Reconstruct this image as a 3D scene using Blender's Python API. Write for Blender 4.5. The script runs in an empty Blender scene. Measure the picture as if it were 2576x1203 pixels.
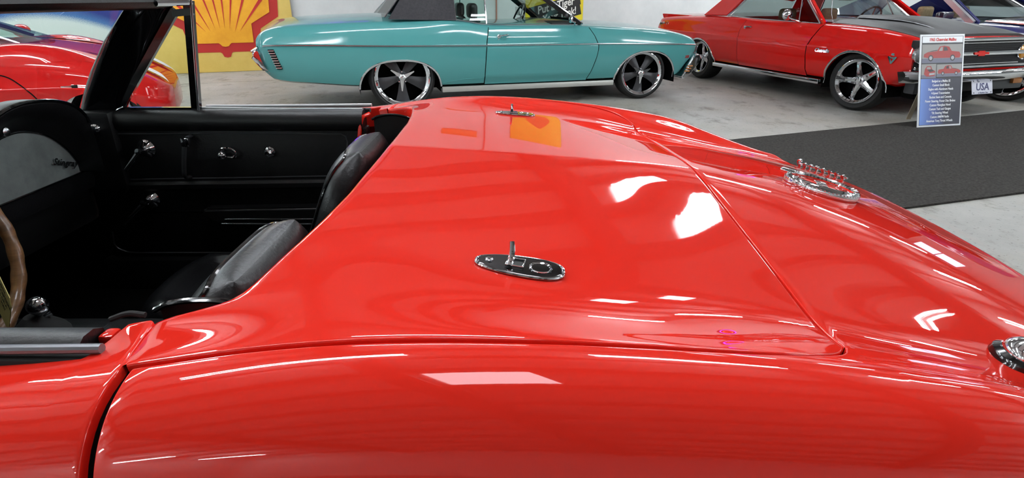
import bpy, bmesh, math, random
import numpy as np
from mathutils import Vector, Matrix, Euler
random.seed(7)
SC = bpy.context.scene
COL = SC.collection

# ------------------------------------------------------------------ camera, world, exposure
cam_d = bpy.data.cameras.new('camera')
cam_d.sensor_width = 36.0
cam_d.lens = 36.0 * 1430.0 / 2576.0
cam_d.clip_start = 0.02
cam_d.clip_end = 200.0
cam = bpy.data.objects.new('camera', cam_d)
COL.objects.link(cam)
cam.location = (0.0, 0.0, 1.21)
cam.rotation_euler = (math.radians(90.0 - 23.136), 0.0, 0.0)
SC.camera = cam
wd = bpy.data.worlds.new('world')
SC.world = wd
wd.use_nodes = True
wd.node_tree.nodes['Background'].inputs[0].default_value = (0.75, 0.85, 1.0, 1)
wd.node_tree.nodes['Background'].inputs[1].default_value = 0.6
SC.view_settings.view_transform = 'Standard'
SC.view_settings.look = 'None'
SC.view_settings.exposure = 0.0
SC.view_settings.gamma = 1.0
SC.view_settings.use_curve_mapping = False
SC.cycles.use_denoising = True
SC.cycles.max_bounces = 10
SC.cycles.diffuse_bounces = 4
SC.cycles.glossy_bounces = 5
SC.cycles.transmission_bounces = 8
SC.cycles.transparent_max_bounces = 12
SC.cycles.caustics_reflective = False
SC.cycles.caustics_refractive = False
SC.cycles.sample_clamp_indirect = 6.0
TUBE_POWER = 88.0        # emission of the ceiling tubes
SKY_POWER = 10.0          # emission of the translucent roof lights

# building grid: turned against the red convertible
YAW = math.radians(21.0)
E1 = Vector((math.cos(YAW), math.sin(YAW), 0)); E2 = Vector((-math.sin(YAW), math.cos(YAW), 0))
def B(a, b, z=0.0):
    return E1 * a + E2 * b + Vector((0, 0, z))
MB_ROOM = Matrix.Rotation(YAW, 4, 'Z')
WALL = 11.37
CEIL = 4.25

# ------------------------------------------------------------------ materials
def nt(m):
    m.use_nodes = True
    return m.node_tree, m.node_tree.nodes['Principled BSDF']
def S(v):                                   # sRGB 0-255 to linear
    return tuple(((c / 255) / 12.92 if c / 255 <= 0.04045 else ((c / 255 + 0.055) / 1.055) ** 2.4) for c in v)
def M(name, rgb, rough=0.5, metal=0.0, coat=0.0, coat_r=0.03, spec=0.5, emit=None, es=0.0, alpha=1.0, trans=0.0, ior=1.45):
    m = bpy.data.materials.new(name)
    t, b = nt(m)
    b.inputs['Base Color'].default_value = (*S(rgb), 1)
    b.inputs['Roughness'].default_value = rough
    b.inputs['Metallic'].default_value = metal
    b.inputs['Coat Weight'].default_value = coat
    b.inputs['Coat Roughness'].default_value = coat_r
    b.inputs['Specular IOR Level'].default_value = spec
    b.inputs['IOR'].default_value = ior
    b.inputs['Transmission Weight'].default_value = trans
    if emit:
        b.inputs['Emission Color'].default_value = (*S(emit), 1)
        b.inputs['Emission Strength'].default_value = es
    return m
def noisy(m, c1, c2, scale=5.0, detail=6.0, lo=0.35, hi=0.65, bump=0.0, bscale=None, stretch=None, rough=None):
    t, b = nt(m)
    n = t.nodes; l = t.links
    tc = n.new('ShaderNodeTexCoord'); mp = n.new('ShaderNodeMapping')
    l.new(tc.outputs['Object'], mp.inputs['Vector'])
    if stretch: mp.inputs['Scale'].default_value = stretch
    nz = n.new('ShaderNodeTexNoise'); nz.inputs['Scale'].default_value = scale; nz.inputs['Detail'].default_value = detail
    nz.inputs['Roughness'].default_value = 0.65
    l.new(mp.outputs[0], nz.inputs['Vector'])
    cr = n.new('ShaderNodeValToRGB')
    cr.color_ramp.elements[0].position = lo; cr.color_ramp.elements[1].position = hi
    cr.color_ramp.elements[0].color = (*S(c1), 1); cr.color_ramp.elements[1].color = (*S(c2), 1)
    l.new(nz.outputs['Fac'], cr.inputs['Fac'])
    l.new(cr.outputs['Color'], b.inputs['Base Color'])
    if bump:
        n2 = n.new('ShaderNodeTexNoise'); n2.inputs['Scale'].default_value = bscale or scale * 4; n2.inputs['Detail'].default_value = 4
        l.new(tc.outputs['Object'], n2.inputs['Vector'])
        bp = n.new('ShaderNodeBump'); bp.inputs['Strength'].default_value = bump; bp.inputs['Distance'].default_value = 0.01
        l.new(n2.outputs['Fac'], bp.inputs['Height']); l.new(bp.outputs[0], b.inputs['Normal'])
    return m
def glass_mat(name, tint, refl=1.0):
    """Thin clear pane: mostly see-through with a sharp Fresnel reflection."""
    m = bpy.data.materials.new(name)
    t, b = nt(m)
    n = t.nodes; l = t.links
    out = n['Material Output']; n.remove(b)
    tr = n.new('ShaderNodeBsdfTransparent'); tr.inputs[0].default_value = (*tint, 1)
    gl = n.new('ShaderNodeBsdfGlossy'); gl.inputs['Roughness'].default_value = 0.02
    fr = n.new('ShaderNodeFresnel'); fr.inputs['IOR'].default_value = 1.5
    mu = n.new('ShaderNodeMath'); mu.operation = 'MULTIPLY'; mu.inputs[1].default_value = refl
    mx = n.new('ShaderNodeMixShader')
    l.new(fr.outputs[0], mu.inputs[0]); l.new(mu.outputs[0], mx.inputs[0]); l.new(tr.outputs[0], mx.inputs[1]); l.new(gl.outputs[0], mx.inputs[2])
    l.new(mx.outputs[0], out.inputs['Surface'])
    return m
RED = M('red_paint', (234, 46, 33), 0.6, coat=1.0, coat_r=0.015, spec=0.0)
CHROME = M('chrome', (225, 228, 232), 0.05, 1.0)
CHROME_D = M('brushed_chrome', (190, 192, 196), 0.22, 1.0)
VINYL = noisy(M('black_vinyl', (16, 16, 18), 0.42, spec=0.45), (14, 14, 15), (19, 19, 21), 60, 4, bump=0.08, bscale=220)
LEATHER = noisy(M('black_leather', (20, 20, 22), 0.36, spec=0.45), (13, 13, 15), (18, 18, 20), 30, 4, bump=0.10, bscale=120)
BLACK = M('black_plastic', (12, 12, 13), 0.5)
GLOSSBLACK = M('gloss_black', (9, 10, 12), 0.12, coat=0.6)
RUBBER = noisy(M('rubber', (20, 20, 20), 0.75), (16, 16, 16), (26, 26, 26), 12)
CARPET = noisy(M('black_carpet', (10, 10, 10), 0.95, spec=0.1), (7, 7, 7), (14, 14, 14), 80)
DARK = M('dark_underside', (8, 8, 8), 0.9, spec=0.1)
GLASS = glass_mat('clear_glass', (0.86, 0.93, 0.90))
GLASS_T = glass_mat('tinted_glass', (0.62, 0.78, 0.74), .55)
GLASS_D = glass_mat('dark_glass', (0.30, 0.36, 0.36), .45)
SATIN = M('satin_trim', (222, 224, 226), 0.38, 0.75)
BEAD = M('bead_grey', (96, 98, 102), 0.3, 0.6)
WHITE = M('white_paint', (226, 226, 222), 0.5)

# ------------------------------------------------------------------ splines
def nspline(xs, ys):
    """Natural cubic spline; ys may be (n, k). Linear beyond the ends."""
    xs = np.asarray(xs, float); ys = np.asarray(ys, float)
    n = len(xs); h = np.diff(xs)
    A = np.zeros((n, n)); r = np.zeros((n,) + ys.shape[1:])
    A[0, 0] = A[-1, -1] = 1
    for i in range(1, n - 1):
        A[i, i - 1] = h[i - 1]; A[i, i] = 2 * (h[i - 1] + h[i]); A[i, i + 1] = h[i]
        r[i] = 6 * ((ys[i + 1] - ys[i]) / h[i] - (ys[i] - ys[i - 1]) / h[i - 1])
    m = np.linalg.solve(A, r)
    def f(x):
        x = np.asarray(x, float)
        i = np.clip(np.searchsorted(xs, x) - 1, 0, n - 2)
        xc = np.clip(x, xs[0], xs[-1])
        a = (xs[i + 1] - xc); b = (xc - xs[i]); hh = h[i]
        ex = (slice(None),) * a.ndim + (None,) * (ys.ndim - 1)
        a = a[ex] if ys.ndim > 1 else a; b = b[ex] if ys.ndim > 1 else b; hh = hh[ex] if ys.ndim > 1 else hh
        v = (m[i] * a ** 3 + m[i + 1] * b ** 3) / (6 * hh) + (ys[i] / hh - m[i] * hh / 6) * a + (ys[i + 1] / hh - m[i + 1] * hh / 6) * b
        return v
    return f
def lin(xs, ys):
    return lambda x: np.interp(x, xs, ys)
def sstep(a, b, x):
    t = np.clip((np.asarray(x, float) - a) / (b - a), 0, 1)
    return t * t * (3 - 2 * t)
def crom(pts, n=8, closed=False):
    """Catmull-Rom polyline through pts."""
    P = [Vector(p) for p in pts]; out = []
    N = len(P)
    rng = range(N if closed else N - 1)
    for i in rng:
        p1, p2 = P[i], P[(i + 1) % N]
        p0 = P[(i - 1) % N] if (closed or i > 0) else p1 * 2 - p2
        p3 = P[(i + 2) % N] if (closed or i + 2 < N) else p2 * 2 - p1
        for k in range(n):
            t = k / n
            out.append(0.5 * ((2 * p1) + (p2 - p0) * t + (2 * p0 - 5 * p1 + 4 * p2 - p3) * t * t + (3 * p1 - p0 - 3 * p2 + p3) * t ** 3))
    if not closed: out.append(P[-1])
    return out

# ------------------------------------------------------------------ mesh builder
class MB:
    def __init__(s): s.v = []; s.f = []
    def add(s, vs, fs):
        o = len(s.v); s.v += [tuple(v) for v in vs]; s.f += [tuple(i + o for i in f) for f in fs]; return s
    def grid(s, P, closed=False, flip=False):
        n = len(P); m = len(P[0])
        vs = [p for r in P for p in r]; fs = []
        for i in range(n - 1):
            for j in range(m if closed else m - 1):
                a, b, c, d = i * m + j, i * m + (j + 1) % m, (i + 1) * m + (j + 1) % m, (i + 1) * m + j
                fs.append((a, d, c, b) if flip else (a, b, c, d))
        return s.add(vs, fs)
    def box(s, lo, hi, bev=0.0, mat=None):
        bm = bmesh.new()
        bmesh.ops.create_cube(bm, size=1)
        c = [(a + b) / 2 for a, b in zip(lo, hi)]; d = [abs(b - a) for a, b in zip(lo, hi)]
        for v in bm.verts: v.co = Vector((v.co.x * d[0], v.co.y * d[1], v.co.z * d[2]))
        if bev: bmesh.ops.bevel(bm, geom=bm.edges[:], offset=min(bev, min(d) * 0.45), segments=2, profile=0.6, affect='EDGES')
        for v in bm.verts: v.co += Vector(c)
        return s.bm(bm, mat)
    def bm(s, bm, mat=None):
        bm.verts.ensure_lookup_table(); bm.verts.index_update()
        vs = [(mat @ v.co if mat else v.co.copy()) for v in bm.verts]
        fs = [tuple(v.index for v in f.verts) for f in bm.faces]
        bm.free(); return s.add(vs, fs)
    def tube(s, pts, r, seg=10, closed=False, cap=True, flat=1.0, up=None):
        P = [Vector(p) for p in pts]; n = len(P); rings = []
        rr = r if isinstance(r, (list, tuple)) else [r] * n
        prev = None
        for i in range(n):
            if closed: t = P[(i + 1) % n] - P[i - 1]
            else: t = P[min(i + 1, n - 1)] - P[max(i - 1, 0)]
            t.normalize()
            if prev is None:
                u = Vector(up) if up else (Vector((0, 0, 1)) if abs(t.z) < 0.9 else Vector((1, 0, 0)))
            else: u = prev
            w = t.cross(u).normalized(); u = w.cross(t).normalized(); prev = u
            rings.append([P[i] + (u * math.cos(a) + w * math.sin(a) * flat) * rr[i] for a in [2 * math.pi * k / seg for k in range(seg)]])
        vs = [p for q in rings for p in q]; fs = []
        for i in range(n if closed else n - 1):
            i2 = (i + 1) % n
            for k in range(seg):
                k2 = (k + 1) % seg
                fs.append((i * seg + k, i * seg + k2, i2 * seg + k2, i2 * seg + k))
        if cap and not closed:
            fs.append(tuple(range(seg))[::-1]); fs.append(tuple((n - 1) * seg + k for k in range(seg)))
        return s.add(vs, fs)
    def lathe(s, prof, mat=None, seg=32, cap0=True, cap1=True):
        """prof: (radius, height) pairs turned about local z."""
        vs = []; n = len(prof)
        for r, z in prof:
            for k in range(seg):
                a = 2 * math.pi * k / seg
                p = Vector((r * math.cos(a), r * math.sin(a), z)); vs.append(mat @ p if mat else p)
        fs = []
        for i in range(n - 1):
            for k in range(seg):
                k2 = (k + 1) % seg
                fs.append((i * seg + k, i * seg + k2, (i + 1) * seg + k2, (i + 1) * seg + k))
        if cap0: fs.append(tuple(range(seg))[::-1])
        if cap1: fs.append(tuple((n - 1) * seg + k for k in range(seg)))
        return s.add(vs, fs)
    def prism(s, outline, d, mat=None):
        """outline of (x, y) extruded from z=0 to z=d."""
        n = len(outline)
        vs = [Vector((x, y, 0)) for x, y in outline] + [Vector((x, y, d)) for x, y in outline]
        if mat: vs = [mat @ v for v in vs]
        fs = [tuple(range(n))[::-1], tuple(range(n, 2 * n))] + [(i, (i + 1) % n, n + (i + 1) % n, n + i) for i in range(n)]
        return s.add(vs, fs)
    def ball(s, c, r, seg=16, sc=(1, 1, 1), mat=None):
        bm = bmesh.new(); bmesh.ops.create_uvsphere(bm, u_segments=seg, v_segments=max(6, seg // 2), radius=1)
        for v in bm.verts: v.co = Vector((v.co.x * r * sc[0] + c[0], v.co.y * r * sc[1] + c[1], v.co.z * r * sc[2] + c[2]))
        return s.bm(bm, mat)
    def build(s, name, mat, parent=None, label=None, sharp=35.0, smooth=True):
        me = bpy.data.meshes.new(name)
        me.from_pydata([tuple(v) for v in s.v], [], s.f)
        me.validate()
        me.update()
        if smooth:
            me.polygons.foreach_set('use_smooth', [True] * len(me.polygons))
            if sharp: me.set_sharp_from_angle(angle=math.radians(sharp))
        if mat: me.materials.append(mat)
        o = bpy.data.objects.new(name, me); COL.objects.link(o)
        if parent: o.parent = parent
        if label: o['label'] = label
        return o
def fixn(o):
    bm = bmesh.new(); bm.from_mesh(o.data); bmesh.ops.recalc_face_normals(bm, faces=bm.faces[:]); bm.to_mesh(o.data); bm.free(); return o
def empty(name, loc=(0, 0, 0), rz=0.0, parent=None):
    o = bpy.data.objects.new(name, None); COL.objects.link(o)
    o.location = loc; o.rotation_euler = (0, 0, rz); o.empty_display_size = 0.1
    if parent: o.parent = parent
    return o
def tag(o, label=None, cat=None, group=None, kind=None):
    if label: o['label'] = label
    if cat: o['category'] = cat
    if group: o['group'] = group
    if kind: o['kind'] = kind
    return o
def frame(o, x, y, z=None):
    """Matrix with origin o, axes x, y (z = x cross y)."""
    x = Vector(x).normalized(); y = Vector(y); z = x.cross(y).normalized(); y = z.cross(x)
    m = Matrix.Identity(4)
    for i in range(3):
        m[i][0] = x[i]; m[i][1] = y[i]; m[i][2] = z[i]; m[i][3] = o[i]
    return m
def aim(o, z, x=(1, 0, 0)):
    """Matrix whose local z points along z."""
    z = Vector(z).normalized(); x = Vector(x)
    if abs(z.dot(x.normalized())) > 0.95: x = Vector((0, 1, 0))
    y = z.cross(x).normalized(); x = y.cross(z)
    m = Matrix.Identity(4)
    for i in range(3):
        m[i][0] = x[i]; m[i][1] = y[i]; m[i][2] = z[i]; m[i][3] = o[i]
    return m
_deps = []
def text(name, body, size, mat4, mat, parent=None, ext=0.0008, shear=0.0, bold=0.0, align='CENTER', sx=1.0, label=None, space=1.0):
    c = bpy.data.curves.new(name, 'FONT'); c.body = body; c.size = size; c.extrude = ext; c.shear = shear; c.offset = bold
    c.align_x = align; c.align_y = 'CENTER'; c.resolution_u = 2; c.space_character = space
    o = bpy.data.objects.new(name, c); COL.objects.link(o)
    dg = bpy.context.evaluated_depsgraph_get()
    me = bpy.data.meshes.new_from_object(o.evaluated_get(dg)); me.name = name
    bpy.data.objects.remove(o); bpy.data.curves.remove(c)
    me.transform(mat4 @ Matrix.Diagonal((sx, 1, 1, 1)))
    me.materials.clear(); me.materials.append(mat)
    o = bpy.data.objects.new(name, me); COL.objects.link(o)
    if parent: o.parent = parent
    if label: o['label'] = label
    return o
def dup(o, parent=None, **kw):
    c = o.copy(); COL.objects.link(c)
    if parent: c.parent = parent
    for ch in list(o.children): dup(ch, c)
    return c
def bool_cut(o, cutters, op='DIFFERENCE'):
    for c in cutters:
        md = o.modifiers.new('b', 'BOOLEAN'); md.operation = op; md.object = c; md.solver = 'EXACT'
    dg = bpy.context.evaluated_depsgraph_get()
    me = bpy.data.meshes.new_from_object(o.evaluated_get(dg))
    o.modifiers.clear(); old = o.data; o.data = me; bpy.data.meshes.remove(old)
    for c in cutters: bpy.data.objects.remove(c)
    me.polygons.foreach_set('use_smooth', [True] * len(me.polygons)); me.set_sharp_from_angle(angle=math.radians(35))
    return o
# ------------------------------------------------------------------ the hall
FLOOR_M = M('concrete', (150, 150, 146), 0.55, spec=0.35)
def concrete(m):
    t, b = nt(m); n = t.nodes; l = t.links
    tc = n.new('ShaderNodeTexCoord')
    def nz(sc, det, st=None):
        mp = n.new('ShaderNodeMapping'); l.new(tc.outputs['Object'], mp.inputs[0])
        if st: mp.inputs['Scale'].default_value = st
        a = n.new('ShaderNodeTexNoise'); a.inputs['Scale'].default_value = sc; a.inputs['Detail'].default_value = det; a.inputs['Roughness'].default_value = 0.7
        l.new(mp.outputs[0], a.inputs['Vector']); return a.outputs['Fac']
    def ramp(f, p0, c0, p1, c1):
        r = n.new('ShaderNodeValToRGB'); r.color_ramp.elements[0].position = p0; r.color_ramp.elements[0].color = (*c0, 1)
        r.color_ramp.elements[1].position = p1; r.color_ramp.elements[1].color = (*c1, 1); l.new(f, r.inputs[0]); return r.outputs[0]
    def mix(a, b_, mode='MULTIPLY', fac=1.0):
        x = n.new('ShaderNodeMix'); x.data_type = 'RGBA'; x.blend_type = mode; x.inputs[0].default_value = fac
        l.new(a, x.inputs[6]); l.new(b_, x.inputs[7]); return x.outputs[2]
    base = ramp(nz(1.2, 8), 0.3, S((150, 149, 144)), 0.7, S((176, 175, 169)))
    stain = ramp(nz(3.2, 10, (1, 0.55, 1)), 0.34, (0.52, 0.50, 0.46), 0.47, (1, 1, 1))
    speck = ramp(nz(38, 6), 0.33, (0.45, 0.44, 0.42), 0.42, (1, 1, 1))
    warm = ramp(nz(0.8, 5), 0.45, (1, 1, 1), 0.75, (1.0, 0.95, 0.84))
    c = mix(mix(mix(base, stain), speck), warm)
    l.new(c, b.inputs['Base Color'])
    bp = n.new('ShaderNodeBump'); bp.inputs['Strength'].default_value = 0.25; bp.inputs['Distance'].default_value = 0.01
    l.new(nz(20, 6), bp.inputs['Height']); l.new(bp.outputs[0], b.inputs['Normal'])
concrete(FLOOR_M)
WALL_M = noisy(M('white_wall_paint', (214, 215, 213), 0.7, spec=0.3), (206, 208, 206), (219, 220, 218), 1.6, 7, bump=0.05, bscale=25)
CEIL_M = noisy(M('white_roof_insulation', (196, 192, 188), 0.6), (182, 178, 174), (204, 201, 198), 0.8, 4)
PURLIN_M = M('grey_steel', (92, 86, 84), 0.6)
A0, A1, B0, B1 = -11.0, 23.0, -9.0, WALL
fl = MB()
J = 9.9                                                # saw-cut joint in the slab, parallel to the wall
def q4(mb, pts): mb.add([tuple(B(*p)) for p in pts], [(0, 1, 2, 3)])
q4(fl, [(A0, B0, 0), (A1, B0, 0), (A1, J - .018, 0), (A0, J - .018, 0)])
q4(fl, [(A0, J + .018, 0), (A1, J + .018, 0), (A1, B1, 0), (A0, B1, 0)])
q4(fl, [(A0, J - .018, 0), (A1, J - .018, 0), (A1, J - .015, -.03), (A0, J - .015, -.03)])
q4(fl, [(A0, J + .015, -.03), (A1, J + .015, -.03), (A1, J + .018, 0), (A0, J + .018, 0)])
q4(fl, [(A0, J - .015, -.03), (A1, J - .015, -.03), (A1, J + .015, -.03), (A0, J + .015, -.03)])
tag(fl.build('floor', FLOOR_M, smooth=False), 'grey worn concrete floor slab with a saw-cut joint', kind='structure')
def wall(name, a0, b0, a1, b1, label, t=.15):
    mb = MB(); P = [(a0, b0), (a1, b1)]
    d = (Vector((a1 - a0, b1 - b0)).normalized()); nrm = Vector((-d.y, d.x)) * t
    pts = [B(a0, b0), B(a1, b1), B(a1 + nrm.x, b1 + nrm.y), B(a0 + nrm.x, b0 + nrm.y)]
    mb.add([p for p in pts] + [p + Vector((0, 0, CEIL + .1)) for p in pts], [(0, 1, 2, 3), (4, 7, 6, 5), (0, 4, 5, 1), (1, 5, 6, 2), (2, 6, 7, 3), (3, 7, 4, 0)])
    return tag(fixn(mb.build(name, WALL_M, smooth=False)), label, kind='structure')
wall('wall_back', A0, WALL, A1, WALL, 'white painted wall behind the parked cars')
wall('wall_left', A0, B0, A0, B1, 'white painted side wall at the nose end of the convertible')
wall('wall_right', A1, B1, A1, B0, 'white painted side wall at the tail end of the convertible')
wall('wall_front', A1, B0, A0, B0, 'white painted wall behind the camera')
# black slats painted as the darkness of an opening in the back wall, beyond the blue car
dm = MB()
for k in range(16):
    z0 = k * .24
    dm.add([tuple(B(a, WALL - .03 - .012 * (j % 2), z)) for a, j, z in ((17.6, 0, z0), (22.9, 0, z0), (22.9, 1, z0 + .12), (17.6, 1, z0 + .12), (22.9, 0, z0 + .24), (17.6, 0, z0 + .24))], [(0, 1, 2, 3), (3, 2, 4, 5)])
tag(dm.build('dark_opening', M('black_opening', (10, 10, 12), .8, spec=.1), smooth=False), 'black slatted panel painted as a dark opening in the white wall', kind='structure')
ce = MB()
ce.add([tuple(B(a, b, CEIL)) for a, b in ((A0, B0), (A0, B1), (A1, B1), (A1, B0))], [(0, 1, 2, 3)])
ceil_o = tag(ce.build('ceiling', CEIL_M, smooth=False), 'pale insulated metal roof with steel purlins', kind='structure')
PUR = [-8.3 + 1.2 * k for k in range(18) if -8.3 + 1.2 * k < WALL - .2]
for b in PUR:
    mb = MB(); mb.add([tuple(B(a, b + db, CEIL + dz)) for a, db, dz in ((A0, -.15, 0), (A1, -.15, 0), (A1, -.10, -.10), (A0, -.10, -.10), (A0, .15, 0), (A1, .15, 0), (A1, .10, -.10), (A0, .10, -.10))],
           [(0, 1, 2, 3), (4, 7, 6, 5), (3, 2, 6, 7)])
    mb.build('purlin', PURLIN_M, ceil_o, smooth=False)
for a in (-5.5, -.45, 4.75, 10.1, 15.4, 20.6):
    mb = MB(); mb.add([tuple(B(a + da, b, CEIL + dz)) for b, da, dz in ((B0, -.16, 0), (B1, -.16, 0), (B1, -.16, -.30), (B0, -.16, -.30), (B0, .16, 0), (B1, .16, 0), (B1, .16, -.30), (B0, .16, -.30))],
           [(0, 1, 2, 3), (4, 7, 6, 5), (3, 2, 6, 7)])
    mb.build('roof_beam', PURLIN_M, ceil_o, smooth=False)
SKY_M = M('translucent_roof_sheet', (235, 240, 245), .6, emit=(245, 248, 255), es=SKY_POWER)
nsk = 0
for a, bs, w in ((6.15, (PUR[13] - .05,), .95), (6.95, (PUR[12] + .05,), .8), (.35, (PUR[7],), 1.05)):
    for b in bs:
        nsk += 1
        mb = MB(); z = CEIL - .01; n = 10
        rows = [[tuple(B(a - w / 2 + w * i / n, bb, z - (.02 if i % 3 == 0 else 0))) for i in range(n + 1)] for bb in (b + .2, b + (1.0 if w > 1 else .85 if w > .8 else .62))]
        mb.grid(rows, flip=True)
        tag(mb.build('window_%d' % nsk, SKY_M, smooth=False), 'translucent roof light sheet between purlins', kind='structure')
# twin tube fittings under the roof
TUBE_M = M('lamp_tube', (255, 255, 255), .5, emit=(240, 248, 255), es=TUBE_POWER)
lamp0 = None
def lamp(a, b, turn=0.0):
    global lamp0
    loc = B(a, b, CEIL - .5)
    if lamp0 is None:
        r = empty('ceiling_lamp', loc, YAW)
        h = MB(); h.prism([(-.03, .055), (-.045, .01), (-.02, -.004), (.02, -.004), (.045, .01), (.03, .055)], 2.44, frame((-1.22, 0, .0), (0, 1, 0), (0, 0, 1))); h.build('housing', WHITE, r, smooth=False)
        for s in (-.068, .068):
            t = MB(); t.tube([(-1.19, s, -.012), (1.19, s, -.012)], .019, 10); t.build('tube', TUBE_M, r)
        for s in (-.9, .9):
            t = MB(); t.tube([(s, 0, .05), (s, 0, .5)], .006, 6); t.build('hanger', CHROME_D, r)
        lamp0 = r
    else:
        r = dup(lamp0); r.location = loc
    r.rotation_euler = (0, 0, YAW + turn)
    tag(r, 'white twin tube lamp hanging under the roof', 'lamp', 'twin tube lamps under the roof')
LAMPS = [(a, 2.6) for a in (-8.9, -5.0, -1.0, 3.3, 7.4, 11.6, 15.5)] + [(a, 4.9) for a in (-7.0, -3.0, 1.2, 13.5)] + [(-6.6, 8.6), (-3.4, 9.6), (9.6, 8.6), (13.5, 8.4), (17.5, 8.4), (19.0, 3.5), (-9.0, 5.2), (-1.6, 10.7), (8.4, 10.7)] + [(a, b) for b in (-4.6, -1.0) for a in (-10.0, 8.2, 11.5)] + [(-9.4, -6.8), (9.6, -3.2), (9.6, -6.8), (13.5, -6.8), (14.0, -3.0), (14.5, -.5), (-8.0, .8)]  # positions beyond the reflected rows are unseen lamps added as fill
for a, b in LAMPS: lamp(a, b)

# daylight window high in the side wall at the tail end
wm = MB()
fr = MB()
for b in (9.0, 10.02):
    wm.add([tuple(B(A1 - .03, bb, z)) for bb, z in ((b, 2.85), (b + .98, 2.85), (b + .98, 4.0), (b, 4.0))], [(0, 1, 2, 3)])
for b in (8.96, 9.96, 10.96):
    fr.add([tuple(B(A1 - d, bb, z)) for d in (.0, .06) for bb, z in ((b, 2.8), (b + .06, 2.8), (b + .06, 4.05), (b, 4.05))], [(4, 5, 6, 7), (0, 4, 7, 3), (1, 2, 6, 5)])
wo = tag(fr.build('window_4', WHITE, smooth=False), 'white framed daylight window high in the side wall', kind='structure')
wm.build('pane', M('daylight_pane', (200, 220, 255), .4, emit=(205, 225, 255), es=5.0), wo, smooth=False)
# ------------------------------------------------------------------ the red convertible (local frame: x to the tail, y away from the camera, z up)
VET = empty('red_convertible', (0, 1.23, 0))
tag(VET, 'red open convertible with black interior, long smooth rear deck and chrome fuel cap', 'car')
# stations along the car and how high the skin stands at fixed fractions of the crest offset
VS = [-3.35, -3.0, -2.4, -1.75, -1.43, -.8, -.5, -.42, -.26, 0, .2, .4, .55, .7, .85, 1.0]
VOK = nspline([-3.35, -3.0, -2.4, -1.43, -.6, -.42, 0, .3, .6, .85, 1.0], [.62, .70, .745, .745, .745, .746, .746, .744, .730, .695, .665])
VR = [0, .1, .25, .45, .6, .72, .80, .87, .94, 1.0]
VZ = [
    [.70, .70, .70, .69, .69, .68, .68, .68, .68, .68],
    [.76, .76, .755, .745, .74, .74, .74, .745, .755, .765],
    [.83, .83, .82, .805, .80, .80, .80, .81, .825, .84],
    [.83, .83, .825, .815, .81, .80, .79, .80, .82, .845],
    [.81, .81, .81, .80, .79, .78, .775, .785, .815, .845],
    [.89, .889, .885, .875, .868, .86, .855, .850, .848, .847],
    [.912, .909, .904, .896, .886, .868, .860, .857, .856, .857],
    [.914, .911, .907, .8995, .893, .882, .872, .866, .864, .866],
    [.909, .906, .9027, .8978, .8941, .8907, .8886, .8872, .8866, .8868],
    [.893, .8905, .8867, .8814, .8776, .8748, .8748, .8783, .8860, .892],
    [.8775, .8745, .8688, .8610, .8552, .8508, .8500, .8540, .864, .8755],
    [.858, .8545, .8449, .8320, .8222, .8140, .8120, .8185, .835, .850],
    [.833, .830, .822, .810, .798, .786, .780, .785, .803, .822],
    [.803, .801, .797, .787, .775, .762, .754, .757, .772, .788],
    [.764, .763, .761, .756, .749, .740, .734, .734, .743, .755],
    [.712, .712, .713, .714, .713, .710, .706, .705, .709, .716]]
VD = [(.022, -.0012), (.044, -.007), (.066, -.0185), (.086, -.037), (.102, -.062), (.113, -.095), (.120, -.135)]
_kn = list(VR); _ex = []
_pd = (0.0, 0.0)
for d in VD:
    _kn.append(_kn[-1] + math.hypot(d[0] - _pd[0], d[1] - _pd[1]) / .746); _pd = d
VKN = np.array(_kn)
VCREASE = _kn[-1]
_zc = nspline(VS, np.array([r + [r[-1] + d[1] for d in VD] for r in VZ]))
LOW = [(.118, .15), (.112, .2), (.09, .36), (.05, .52), (.0, .58)]
def surf(s, v):
    """Skin point for station s and lateral parameter v >= 0 (1 = crest, VCREASE = side crease, +1 = sill)."""
    s = float(s); ok = float(VOK(s))
    zk = _zc(s)
    o_k = np.array([ok * r for r in VR] + [ok + d[0] for d in VD])
    v = np.atleast_1d(np.asarray(v, float))
    vc = np.minimum(v, VCREASE)
    z = nspline(VKN, zk)(vc); o = nspline(VKN, o_k)(vc)
    z_cr = zk[-1]
    t = np.clip(v - VCREASE, 0, 1)
    zb = .20
    lo = np.interp(t, [0, .06, .3, .7, 1], [.120, .114, .108, .085, .035]); lz = np.interp(t, [0, .06, .3, .7, 1], [z_cr, z_cr - .02, z_cr * .72 + zb * .28, z_cr * .3 + zb * .7, zb])
    o = np.where(v > VCREASE, ok + lo, o); z = np.where(v > VCREASE, lz, z)
    x = s - .115 * np.minimum(o / .66, 1.35) ** 2 * float(sstep(.5, 1.0, s)) - 0 * o
    return np.stack([x, o, z], -1)
OSE = lin([-.45, -.384, -.28, -.15, 0, .1, .18, .25, .29, .32, .345, .365, .38, .392, .40, .405], [.765, .760, .7545, .7495, .746, .7415, .737, .7305, .7235, .715, .7045, .692, .679, .665, .652, .640])
def voff(s, o): return float(o) / float(VOK(s))
def orient(P, near):            # mirror to the near side
    Q = P.copy(); Q[..., 1] = Q[..., 1] * (-1 if near else 1); return Q
def gnormals(P):
    du = np.gradient(P, axis=0); dv = np.gradient(P, axis=1)
    n = np.cross(du, dv); n /= np.linalg.norm(n, axis=-1, keepdims=True) + 1e-12
    n[n[..., 2] < 0] *= -1
    return n
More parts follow.
